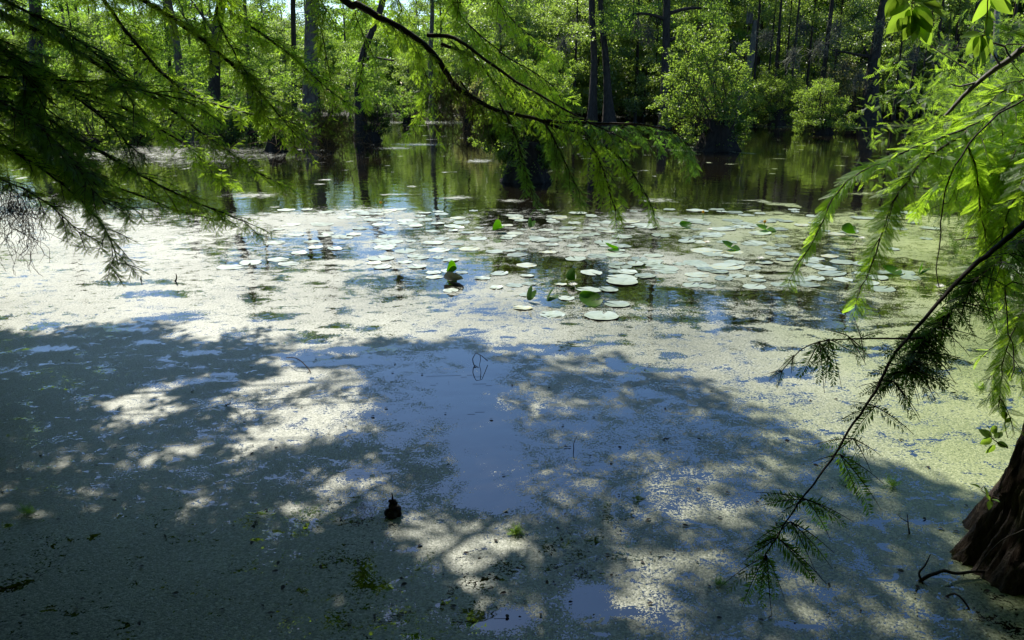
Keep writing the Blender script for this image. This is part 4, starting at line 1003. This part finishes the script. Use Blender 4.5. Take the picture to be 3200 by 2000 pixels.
# little leafy sprouts on the right trunk
BIG = None
def big_leaf():
    v = []; f = []
    n = 9
    for i_ in range(n):
        t = i_ / (n - 1); w_ = .30 * math.sin(math.pi * t ** .8) ** .8 * (1 - .25 * t) if 0 < t < 1 else .0
        for k_ in (-1, -.5, 0, .5, 1): v.append((t, k_ * w_, .10 * abs(k_) * w_ * 4 * .5 - .12 * t * t + .012 * math.sin(9 * t + 3 * k_)))
    for i_ in range(n - 1):
        for j_ in range(4): a = i_ * 5 + j_; f.append([a, a + 1, a + 6, a + 5])
    return np.array(v, float), np.array(f)
T_BIG = big_leaf()
def leafy(name, label, cat, stem_px, leaves, r0=.003, leafm='big', wood='twig', group=None, leaf_scale=1.0):
    """a shoot with separate broad leaves: leaves = (u, v, depth, du, dv, length)"""
    rr_ = np.random.default_rng(len(leaves) * 7 + int(stem_px[0][0]))
    o_ = P(*stem_px[0]); root = thing(name, label, cat, o_, group=group)
    mw, mf = MB(), MB()
    pth = spline([P(*q) - o_ for q in stem_px], .02); tube(mw, pth, np.linspace(r0, r0 * .35, len(pth)), 5, False)
    for (u, v, d, du, dv, ln) in leaves:
        a = P(u, v, d) - o_; b_ = P(u + du, v + dv, d + rr_.uniform(-.03, .03)) - o_; D = unit(b_ - a)
        st = pth[np.argmin(np.linalg.norm(pth - a, axis=1))]
        tube(mw, [st, (st + a) / 2 + [0, 0, .004], a], .0009, 3, False)
        nn = np.array([rr_.normal(0, .5), -.75, .5 + rr_.normal(0, .3)])
        put(mf, T_BIG, a[None], D[None], nn[None], np.array([ln * leaf_scale]))
    s_ = mw.build('stem', M[wood], root); mf.build('leaves', M[leafm], root)
    return root
leafy('leafy_shoot', 'hanging cluster of big bright leaves at the top, left of the two', 'leaf cluster',
      [(2960, -240, 2.2), (2900, -120, 2.2), (2860, -40, 2.2), (2850, 10, 2.2), (2850, 50, 2.2)],
      [(2835, 0, 2.2, -75, 55, .085), (2850, 0, 2.2, 60, -10, .07), (2870, 5, 2.2, 85, 45, .10), (2860, 20, 2.2, 45, 65, .09), (2845, 30, 2.2, -50, 50, .085), (2850, 50, 2.2, -25, 75, .085),
       (2852, 45, 2.2, 10, 85, .085), (2858, 50, 2.2, 45, 75, .095), (2830, 60, 2.2, -35, 40, .06), (2868, 10, 2.2, 70, 5, .08), (2840, 20, 2.2, 5, 60, .08), (2862, 30, 2.2, 20, 60, .08), (2835, 70, 2.2, -5, 50, .05), (2800, -10, 2.2, -30, 60, .06)])
leafy('leafy_shoot', 'hanging chain of big bright leaves near the top right corner', 'leaf cluster',
      [(3200, -260, 2.2), (3130, -120, 2.2), (3090, -20, 2.2), (3085, 50, 2.2), (3075, 105, 2.2), (3068, 120, 2.2)],
      [(3090, -10, 2.2, -30, 55, .075), (3080, 45, 2.2, 45, 15, .06), (3085, 50, 2.2, 5, 50, .06), (3095, -10, 2.2, 60, 40, .08), (3065, 105, 2.2, -50, 5, .055), (3062, 112, 2.2, -35, 50, .06), (3068, 115, 2.2, 5, 85, .095),
       (3072, 112, 2.2, 35, 50, .07), (3075, 105, 2.2, 40, 20, .06), (3066, 112, 2.2, -15, 60, .07), (3110, -40, 2.2, 50, 60, .07), (3060, -30, 2.2, -25, 40, .05)])
leafy('trunk_sprout', 'yellow green sprout of leaves beside the right trunk, upper one', 'sprout',
      [(3150, 1400, 2.85), (3120, 1385, 2.85), (3090, 1360, 2.85)],
      [(3100, 1365, 2.85, -35, -20, .05), (3100, 1370, 2.85, -30, 15, .05), (3110, 1370, 2.85, 25, -25, .05), (3115, 1385, 2.85, 20, 5, .045), (3095, 1350, 2.85, 30, -20, .055), (3110, 1390, 2.85, -25, 25, .045), (3095, 1345, 2.85, -10, -15, .03)])
leafy('trunk_sprout', 'small green sprout on the bark of the right trunk, lower one', 'sprout',
      [(3120, 1560, 2.75), (3085, 1545, 2.72), (3065, 1530, 2.72)],
      [(3065, 1525, 2.72, -30, -15, .035), (3075, 1520, 2.72, 15, 35, .045), (3080, 1545, 2.72, 20, 20, .035), (3095, 1565, 2.72, -5, 30, .035), (3100, 1560, 2.72, 20, 5, .03)])
leafy('trunk_sprout', 'thin stemmed green sprout high beside the right trunk', 'sprout',
      [(3145, 1290, 2.9), (3140, 1330, 2.9), (3150, 1370, 2.9)], [(3143, 1290, 2.9, -14, -30, .04), (3140, 1310, 2.9, -5, -40, .04), (3142, 1320, 2.9, 18, -15, .03)])

# grey bare branch at the upper right
o_ = P(3420, 60, 4.6)
root = thing('bare_branch', 'grey lichened bare branch reaching in from the upper right edge', 'branch', o_)
mw = MB(); pth = spline([P(*q) - o_ for q in ((3420, 60, 4.6), (3220, 140, 4.6), (3150, 190, 4.6), (3110, 215, 4.6), (3060, 255, 4.6), (3010, 300, 4.6), (2970, 345, 4.6), (2950, 365, 4.6))], .05)
tube(mw, pth, np.linspace(.030, .008, len(pth)), 8, False)
for q in (((3160, 185, 4.6), (3140, 145, 4.6), (3160, 138, 4.6), (3210, 140, 4.6)), ((3140, 145, 4.6), (3080, 130, 4.6), (3040, 150, 4.6), (2985, 145, 4.6)), ((3125, 205, 4.6), (3105, 170, 4.6), (3095, 150, 4.6), (3060, 180, 4.6)), ((3060, 255, 4.6), (3000, 270, 4.6), (2970, 262, 4.6))):
    p2 = spline([P(*a) - o_ for a in q], .04); tube(mw, p2, np.linspace(.007, .003, len(p2)), 5, False)
mw.build('wood', M['bark_grey'], root)
root = thing('pale_sapling', 'pale curved sapling trunk among the right bank bushes', 'tree', W(3098, 420))
dep_ = (W(3098, 420) - CAM) @ FW
mw = MB(); tube(mw, spline([W(3098, 420) * 0 - [0, 0, .1]] + [P(u, v, dep_) - W(3098, 420) for u, v in ((3092, 320), (3084, 270), (3090, 235), (3110, 150), (3120, -20), (3130, -200))], .3), .14, 8); mw.build('trunk', M['bark_grey'], root)
mf = MB(); leafcloud(mf, [P(3110 + rng.normal(0, 60), -150 + rng.normal(0, 60), dep_) - W(3098, 420) for _ in range(30)], .5, 60, .11, rng, .6); mf.build('crown', M['broad'], root)

# ------------------------------------------------------------------ hanging moss
def moss(u, v, d, wpx, hpx, n, label, m='moss', seed=0, group=None, tangle=0.0, name='spanish_moss', thick=.0012):
    rr_ = np.random.default_rng(seed); o_ = P(u, v, d); s = d / F
    mb = MB()
    for q in range(n):
        p = np.array([rr_.normal(0, wpx * s * .28), rr_.normal(0, wpx * s * .22), rr_.uniform(-.25, .05) * hpx * s])
        ln = hpx * s * rr_.uniform(.25, 1.0) * (1 if rr_.random() < .8 else .5)
        k_ = 12; st = ln / k_; dr = np.array([rr_.normal(0, .3), rr_.normal(0, .3), -1.0]); pts = [p]
        for i_ in range(k_):
            dr = unit(dr + rr_.normal(0, .35 + tangle, 3) + [0, 0, -.25]); pts.append(pts[-1] + dr * st)
        pts = np.array(pts)
        tube(mb, pts, thick, 3, False)
        # curly side wisps
        for i_ in range(4):
            b_ = pts[rr_.integers(2, k_)]; e = b_ + rr_.normal(0, 1, 3) * .03 * d / 6; e2 = e + rr_.normal(0, 1, 3) * .02 * d / 6 + [0, 0, -.02]
            tube(mb, [b_, e, e2], thick * .7, 3, False)
    o = mb.build(name, M[m]); o.location = tuple(float(c) for c in o_)
    return tag(o, label, 'moss', group)
moss(1415, 225, 5.95, 110, 300, 95, 'brown moss curtain hanging from the bend of the long crossing limb', seed=1, thick=.0016)
moss(1500, 290, 5.95, 60, 200, 30, 'thin brown moss strand just right of the large moss curtain', seed=2, thick=.0014)
moss(1035, 350, 6.3, 170, 310, 120, 'tangled reddish brown moss clump hanging low left of centre', seed=3, tangle=.3, thick=.0018)
moss(40, 590, 4.3, 130, 300, 90, 'dark dead twiggy moss hanging at the left edge', m='twig', seed=4, tangle=.1, thick=.0014)
# grey beards of moss in the far wood
r = np.random.default_rng(12)
for j, (u_, v_) in enumerate(((1800, 60), (1990, 60), (2030, 90), (2300, 130), (2510, 60), (2480, 150), (2640, 190), (2690, 220), (2850, 150), (2890, 60), (2960, 120), (2620, 60), (3050, 90), (2750, 60), (1760, 120), (2400, 90), (1570, 60), (2560, 130))):
    moss(u_, v_, 46 - (j % 3) * 2, r.uniform(12, 26), r.uniform(50, 100), 26, 'pale grey beard of moss hanging in the far trees', 'moss_grey', 50 + j, 'grey moss hanging in the far trees', thick=.012)

# ------------------------------------------------------------------ lily pads
def pad_mesh(seed, rr=.14, cup=.0, nr_=6, na_=40, name='lily_pad', m='pad', notch=.28, fold=0):
    q = np.random.default_rng(seed); v = []; f = []
    a0 = notch / 2; th = np.linspace(a0, 2 * math.pi - a0, na_)
    ph = q.random(3) * 6.28
    for i_ in range(nr_ + 1):
        t = i_ / nr_
        for a in th:
            R_ = rr * t * (1 + .05 * math.sin(2 * a + ph[0]) + .02 * math.sin(5 * a + ph[1]) + .015 * math.sin(11 * a + ph[2]) + (.08 * math.exp(-(min(a, 2 * math.pi - a) / .5) ** 2)))
            z = .002 * t + cup * t ** 2.2 * rr * (1 + .5 * math.sin(a + ph[2])) + .0025 * t ** 3 * math.sin(5 * a + ph[1])
            z += fold * rr * abs(math.sin(a)) ** 1.5 * t
            v.append((R_ * math.cos(a) * 1.08, R_ * math.sin(a) * (1 - .5 * fold * t), z))
    for i_ in range(nr_):
        for j_ in range(na_ - 1):
            a = i_ * na_ + j_; f.append([a, a + 1, a + na_ + 1, a + na_])
    mb = MB(); mb.add(v, f)
    # thickness
    v2 = np.array(v) - [0, 0, .0015]; mb.add(v2, np.array(f)[:, ::-1])
    return mb.mesh(name, M[m])
PM = [pad_mesh(s_, .14) for s_ in range(6)] + [pad_mesh(20 + s_, .14, .04) for s_ in range(3)]
r = np.random.default_rng(88)
placed = []
def pad(x, y, rad, lift=.005, label='round silvery lily pad lying flat on the pond among its like', grp='lily pads floating on the pond', me=None, tilt=.012):
    me = me or PM[r.integers(len(PM))]
    o = bpy.data.objects.new('lily_pad', me); C.objects.link(o)
    o.location = (float(x), float(y), lift); o.rotation_euler = (r.normal(0, tilt), r.normal(0, tilt), r.random() * 6.28); s_ = rad / .14; o.scale = (s_, s_, 1)
    placed.append((x, y, rad)); return tag(o, label, 'lily pad', grp)
Z5 = [(370,445,90),(480,422,100),(460,445,100),(610,470,130),(625,485,80),(800,455,90),(770,500,130),(760,525,80),(740,552,100),(820,557,90),(920,460,160),(880,485,100),(905,520,100),(975,505,90),(1070,508,80),(1080,530,70),(1060,560,110),(960,438,110),(1030,470,80),(760,440,120),(1290,520,110),(1370,517,90),(1325,548,110),(1365,455,90),(1340,430,90),(1450,495,130),(1440,405,80),(1500,435,130),(1600,495,80),(1720,487,80),(1820,490,100),(1680,515,110),(1640,540,100),(1710,572,120),(1040,345,100),(820,380,140),(960,385,100),(920,335,100),(1160,395,90),(1210,425,90),(395,515,140),(395,535,170),(230,575,130),(325,575,90),(370,650,130),(50,700,100),(290,708,170),(85,550,60),(270,405,100),(370,400,120),(1110,440,80),(1260,400,80),(560,430,80),(700,250,110),(640,225,120),(900,270,120),(1000,240,100),(780,235,110),(430,230,100),(330,235,100),(840,300,110),(1090,290,100),(1180,270,90),(1300,250,90),(720,330,100),(590,300,100),(500,250,100),(1130,230,90),(950,225,100),(150,355,80),(40,350,70),(30,385,70),(210,300,90),(120,310,100)]
Z4 = [(340,412,130),(500,395,120),(625,358,100),(1130,260,110),(1180,290,100),(1240,345,120),(1455,273,90),(1540,305,80),(1665,273,110),(1910,335,85),(2060,355,80),(1945,428,110),(1765,348,120),(1410,497,100),(1405,470,90),(1505,575,90),(1690,505,90),(1770,558,85),(1875,545,100),(1790,478,110),(2100,715,130),(1925,678,110),(2345,720,130),(220,440,150),(1100,390,150),(1310,438,100),(1110,440,100),(850,260,110),(760,190,120),(900,150,120),(1020,130,110),(1100,190,110),(1300,200,90),(1400,230,90),(1600,240,80),(700,290,100),(560,420,110),(1850,260,90),(2000,265,100),(2250,340,90),(2180,620,90),(1950,600,90),(1480,460,80),(1570,470,80),(1240,410,90),(1330,385,90),(940,250,90)]
for (a, b_, w_) in [(1700 + .62 * x, 550 + .62 * y, .62 * w) for x, y, w in Z5] + [(600 + .537 * x, 600 + .537 * y, .537 * w) for x, y, w in Z4]:
    p = W(a, b_); dep = (p - CAM) @ FW
    pad(p[0], p[1], w_ / 2 / F * dep * r.uniform(.85, 1.05))
tries = 0
while len(placed) < 298 and tries < 20000:
    tries += 1
    u_ = r.uniform(800, 2950); v_ = 655 + 330 * r.random() ** 1.6
    if v_ > np.interp(u_, [800, 1000, 1600, 2000, 2900], [760, 800, 900, 900, 900]) : continue
    w_ = .4 + .9 * gauss(u_, v_, 2200, 710, 420, 70) + .8 * gauss(u_, v_, 1350, 720, 350, 70)
    if r.random() > w_: continue
    p = W(u_, v_); rd = r.uniform(.07, .15)
    if any((p[0] - q[0]) ** 2 + (p[1] - q[1]) ** 2 < (.48 * (rd + q[2])) ** 2 for q in placed): continue
    pad(p[0], p[1], rd)
# raised, curled or standing green leaves
CUP = pad_mesh(40, .14, .22, m='pad_green'); FOLD = pad_mesh(41, .14, .2, m='pad_green', fold=.8)
for (u_, v_, rad, tx, tz, me, lb) in ((2142, 712, .10, .25, 0, CUP, 'green curled pad beside the red brown bud at the far edge of the pads'), (1843, 950, .12, .36, .3, CUP, 'big bright green pad standing half upright nearest the viewer'),
                                (1708, 950, .085, .8, 1.5, FOLD, 'small folded green leaf left of the big standing pad'), (1650, 946, .06, .5, 2, FOLD, 'tiny green leaf tip at the left end of the nearest pads'),
                                (2392, 722, .15, .15, 1, CUP, 'flat green pad under the yellow flower'), (2650, 735, .11, .3, 2.2, FOLD, 'folded green leaf at the right end of the pads'),
                                (2282, 780, .13, .3, 1, CUP, 'green curled pad in the middle of the far pads'), (1910, 780, .10, .3, 2, CUP, 'green pad edge left of the far pads'),
                                (2785, 856, .11, .2, .4, CUP, 'yellow green pad among the right hand pads'), (2870, 866, .09, .5, 1, FOLD, 'tilted leaf at the right hand pads'),
                                (1655, 716, .08, .4, 2, FOLD, 'upright yellow green leaf in the open water left of the pads'), (1552, 727, .12, .5, 1, FOLD, 'tiny upright green leaf between the two halves of the pads'),
                                (1780, 885, .06, .8, 2.6, FOLD, 'dark folded leaf above the white petals'), (1410, 858, .06, .35, .5, FOLD, 'dark green twisted leaf standing behind the white twisted leaf')):
    p = W(u_, v_); o = pad(p[0], p[1], rad, .02 + rad * .35 * math.sin(tx), lb, None, me); o.rotation_euler = (tx, 0, tz); o.pop('group', None)

# silvery twisted leaf standing out of the water
SILV = pad_mesh(43, .14, .2, m='pad', fold=.25)
p = W(1418, 885); o = pad(p[0], p[1], .12, .03, 'white shining twisted leaf standing up left of centre', None, SILV); o.rotation_euler = (.45, .2, 2.6); o.pop('group', None)

def flower(u_, v_, label, sz=.055):
    p = W(u_, v_); root = thing('water_lily', label, 'flower', (p[0], p[1], .02), r.random() * 6)
    mb = MB()
    for ring, (n_, ang, ln) in enumerate(((9, 35, 1.0), (8, 60, .85))):
        for i_ in range(n_):
            a = i_ * 6.283 / n_ + ring * .35; e = R(ang)
            D = np.array([math.cos(a) * math.cos(e), math.sin(a) * math.cos(e), math.sin(e)]); Nn = np.array([-math.cos(a) * math.sin(e), -math.sin(a) * math.sin(e), math.cos(e)])
            put(mb, T_BIG, np.zeros((1, 3)), D[None], Nn[None], np.array([sz * ln * 1.2]))
    mb.build('petals', M['petal'], root)
    m2 = MB()
    for i_ in range(12):
        a = i_ * .52; tube(m2, [(0, 0, .002), (.006 * math.cos(a), .006 * math.sin(a), .02), (.009 * math.cos(a), .009 * math.sin(a), .03)], .0015, 4)
    m2.build('stamens', M['yellow'], root)
for (u_, v_, lb) in ((2208, 765, 'white water lily in the middle of the far pads'), (2217, 724, 'white water lily farthest back among the pads'), (2375, 816, 'white water lily right of the middle pads'), (2692, 752, 'white water lily beside the folded leaf at the right'), (1790, 900, 'white water lily at the near left edge of the pads'), (2935, 905, 'pale water lily near the right branch tips')):
    flower(u_, v_, lb)
def bud(u_, v_, h, label, m_='yellow'):
    p = W(u_, v_); root = thing('pond_lily_bud', label, 'flower', (p[0], p[1], 0))
    mb = MB(); tube(mb, [(0, 0, -.05), (.004, 0, h * .5), (0, 0, h)], .006, 6); mb.build('stalk', M['pad_green'], root)
    mb = MB(); t = np.linspace(0, 1, 8); tube(mb, np.stack([t * 0, t * 0, h + t * .045], 1), .024 * np.sqrt(np.maximum(np.sin(np.pi * (.12 + .8 * t)), .02)), 10)
    for i_ in range(5):
        a = i_ * 1.257; put(mb, T_BIG, np.array([[0, 0, h]]), np.array([[math.cos(a) * .7, math.sin(a) * .7, .8]]), np.array([[-math.cos(a), -math.sin(a), .5]]), np.array([.042]))
    mb.build('bud', M[m_], root)
bud(2196, 684, .10, 'yellow bud on a short stalk at the far edge of the pads'); bud(2388, 716, .10, 'yellow bud standing over the flat green pad'); bud(1191, 655, .11, 'yellow brown bud on a stalk at the far left edge of the pads')

# ------------------------------------------------------------------ sticks, knees and bits in the water
def stick(name, label, cat, paths, rads, m_='twig', group=None):
    o_ = P(*paths[0][0]) if len(paths[0][0]) == 3 else W(*paths[0][0])
    mb = MB()
    for pth, (a, b_) in zip(paths, rads):
        q = []
        for c in pth:
            if len(c) == 2: q.append(W(*c))
            else:                      # (u, v, height above water): slide along the sight line is not needed, only height
                w0 = W(c[0], c[1]); d = w0 - CAM; q.append(CAM + d * (CAMH - c[2]) / CAMH)
        sp_ = spline([x - W(*paths[0][0][:2]) for x in q], .02); tube(mb, sp_, np.linspace(a, b_, len(sp_)), 6)
    o = mb.build(name, M[m_]); o.location = tuple(float(c) for c in W(*paths[0][0][:2]))
    return tag(o, label, cat, group)
def fix(p): return p
stick('bent_twig', 'thin bent twig arching out of the duckweed left of centre', 'twig', [[(895, 1118, .05), (920, 1118, .09), (940, 1128, .07), (962, 1150, .03), (972, 1165, .01)], [(958, 1146, .04), (968, 1160, .0), (962, 1168, .0)]], [(.004, .004), (.004, .003)], 'twig')
stick('looped_twig', 'thin looped twig standing in the open blue water at centre', 'twig', [[(1481, 1140, .01), (1477, 1122, .06), (1487, 1103, .12)], [(1487, 1103, .12), (1505, 1112, .10), (1524, 1128, .02)], [(1500, 1112, .1), (1502, 1122, .06), (1498, 1140, 0)], [(1481, 1140, .01), (1498, 1150, .0)]], [(.004, .003), (.003, .003), (.003, .002), (.003, .002)], 'twig')
stick('fallen_stick', 'forked dark stick lying in the water before the right trunk', 'stick', [[(2872, 1818, .0), (2900, 1800, .03), (2930, 1790, .05), (2950, 1783, .05), (2990, 1792, .03), (3060, 1785, .03), (3130, 1795, .02), (3200, 1802, .02)], [(2880, 1815, .0), (2872, 1790, .06), (2890, 1768, .12), (2908, 1732, .2)], [(3050, 1785, .03), (3080, 1740, .12), (3130, 1690, .2), (3200, 1655, .3)]], [(.009, .005), (.006, .002), (.003, .003)], 'bark_dark')
stick('curved_stick', 'curved dark stick in the weed at the lower right', 'stick', [[(2960, 1862, .02), (2985, 1855, .05), (3010, 1875, .03), (3030, 1905, .0)]], [(.005, .004)], 'bark_dark')
stick('forked_twig', 'thin forked twig standing in the shaded weed left of the right trunk', 'twig', [[(2842, 1668, .0), (2838, 1640, .07), (2836, 1608, .14)], [(2838, 1632, .08), (2815, 1618, .12), (2805, 1605, .15)]], [(.005, .002), (.003, .001)], 'twig')
stick('twig', 'short thin upright twig in the weed right of centre', 'twig', [[(1793, 1402, 0), (1793, 1385, .05), (1803, 1363, .1)]], [(.003, .0015)], 'twig')
stick('twig', 'small dark twig tip in the lit weed left of the lily pads', 'twig', [[(548, 880, 0), (552, 868, .06), (550, 856, .12)]], [(.012, .004)], 'bark_dark')
stick('twig', 'small upright twig behind the left twig tip', 'twig', [[(440, 872, 0), (441, 862, .08)]], [(.01, .004)], 'bark_dark')
stick('twig', 'tiny dark twig in the dappled weed at left', 'twig', [[(705, 1266, 0), (718, 1262, .03), (720, 1256, .05)]], [(.005, .003)], 'bark_dark')
# dark floating clump with knobs (left of centre, near)
p = W(1228, 1612); root = thing('root_knob', 'small black knobby root standing in the water lower centre', 'root', (p[0], p[1], 0))
mb = MB(); rr_ = np.random.default_rng(4)
def blob(c, rad, sq=1.0):
    n1_, n2_ = 14, 18; ph_ = np.linspace(0, math.pi, n1_)[:, None]; th_ = np.linspace(0, 2 * math.pi, n2_, endpoint=False)[None]
    rr2 = rad * (1 + .22 * (fbm(th_ * 2 + ph_ * 3 + c[0] * 50, ph_ * 3, 5) - .5) * 2)
    v = np.stack([rr2 * np.sin(ph_) * np.cos(th_) + c[0], rr2 * np.sin(ph_) * np.sin(th_) + c[1], rr2 * np.cos(ph_) * sq + c[2]], -1).reshape(-1, 3)
    i_ = np.arange(n1_ - 1)[:, None] * n2_; j_ = np.arange(n2_)[None]
    mb.add(v, np.stack([i_ + j_, i_ + n2_ + j_, i_ + n2_ + (j_ + 1) % n2_, i_ + (j_ + 1) % n2_], -1).reshape(-1, 4))
for c, q in (((-.022, 0, .02), .024), ((.018, .01, .03), .028), ((0, 0, .06), .022), ((.008, 0, .085), .014), ((-.012, 0, .088), .010), ((.03, 0, .01), .018), ((0, -.012, .015), .028), ((.018, 0, .075), .012)): blob(c, q)
tube(mb, [(0, 0, .08), (.002, 0, .11), (.0, 0, .135)], [.008, .005, .002], 6); mb.build('knob', M['bark_dark'], root)
# floating green tuft
def tuft(u_, v_, n_, ln, label, m_='cyp'):
    p = W(u_, v_); mf = MB(); q = np.random.default_rng(int(u_)); O = q.normal(0, .012, (n_, 3)) * [1, 1, .1] + [0, 0, .008]
    D = q.normal(0, 1, (n_, 3)); D[:, 2] = np.abs(D[:, 2]) * 1.1; put(mf, T_LO, O, D, q.normal(0, 1, (n_, 3)), q.uniform(.5, 1, n_) * ln)
    o = mf.build('weed_tuft', M[m_]); o.location = (float(p[0]), float(p[1]), 0); tag(o, label, 'water weed')
tuft(1612, 1668, 46, .07, 'small bright green tuft of weed floating lower centre', 'cyp_far')
tuft(2245, 1830, 24, .06, 'dark star shaped weed tuft lower right of centre', 'cyp_shade')
tuft(2630, 1513, 20, .05, 'dark little weed tuft right of the hanging branch', 'cyp_shade')
tuft(2790, 1520, 26, .08, 'faint green weed tuft under the branch shadow')
tuft(90, 1605, 26, .07, 'dark weed tuft at the left edge', 'cyp_shade')
tuft(3060, 1215, 20, .07, 'green tuft in the lit weed beside the right branches')
# dark bits floating on the duckweed
r = np.random.default_rng(99); mb = MB(); cc = []
n_ = 420
n_ = 200; u_ = r.uniform(0, 3100, n_); v_ = 1000 + 950 * r.random(n_) ** .8
O = np.array([W(a, b_) for a, b_ in zip(u_, v_)]) + [0, 0, .009]
D = r.normal(0, 1, (n_, 3)); D[:, 2] = 0; put(mb, T_BIG, O, D, np.array([[0, 0, 1.0]]).repeat(n_, 0) + r.normal(0, .3, (n_, 3)), r.uniform(.012, .035, n_))
o = mb.build('leaf_litter', M['bark_dark']); tag(o, 'small dark dead leaves scattered over the duckweed', 'leaf litter', kind='stuff')
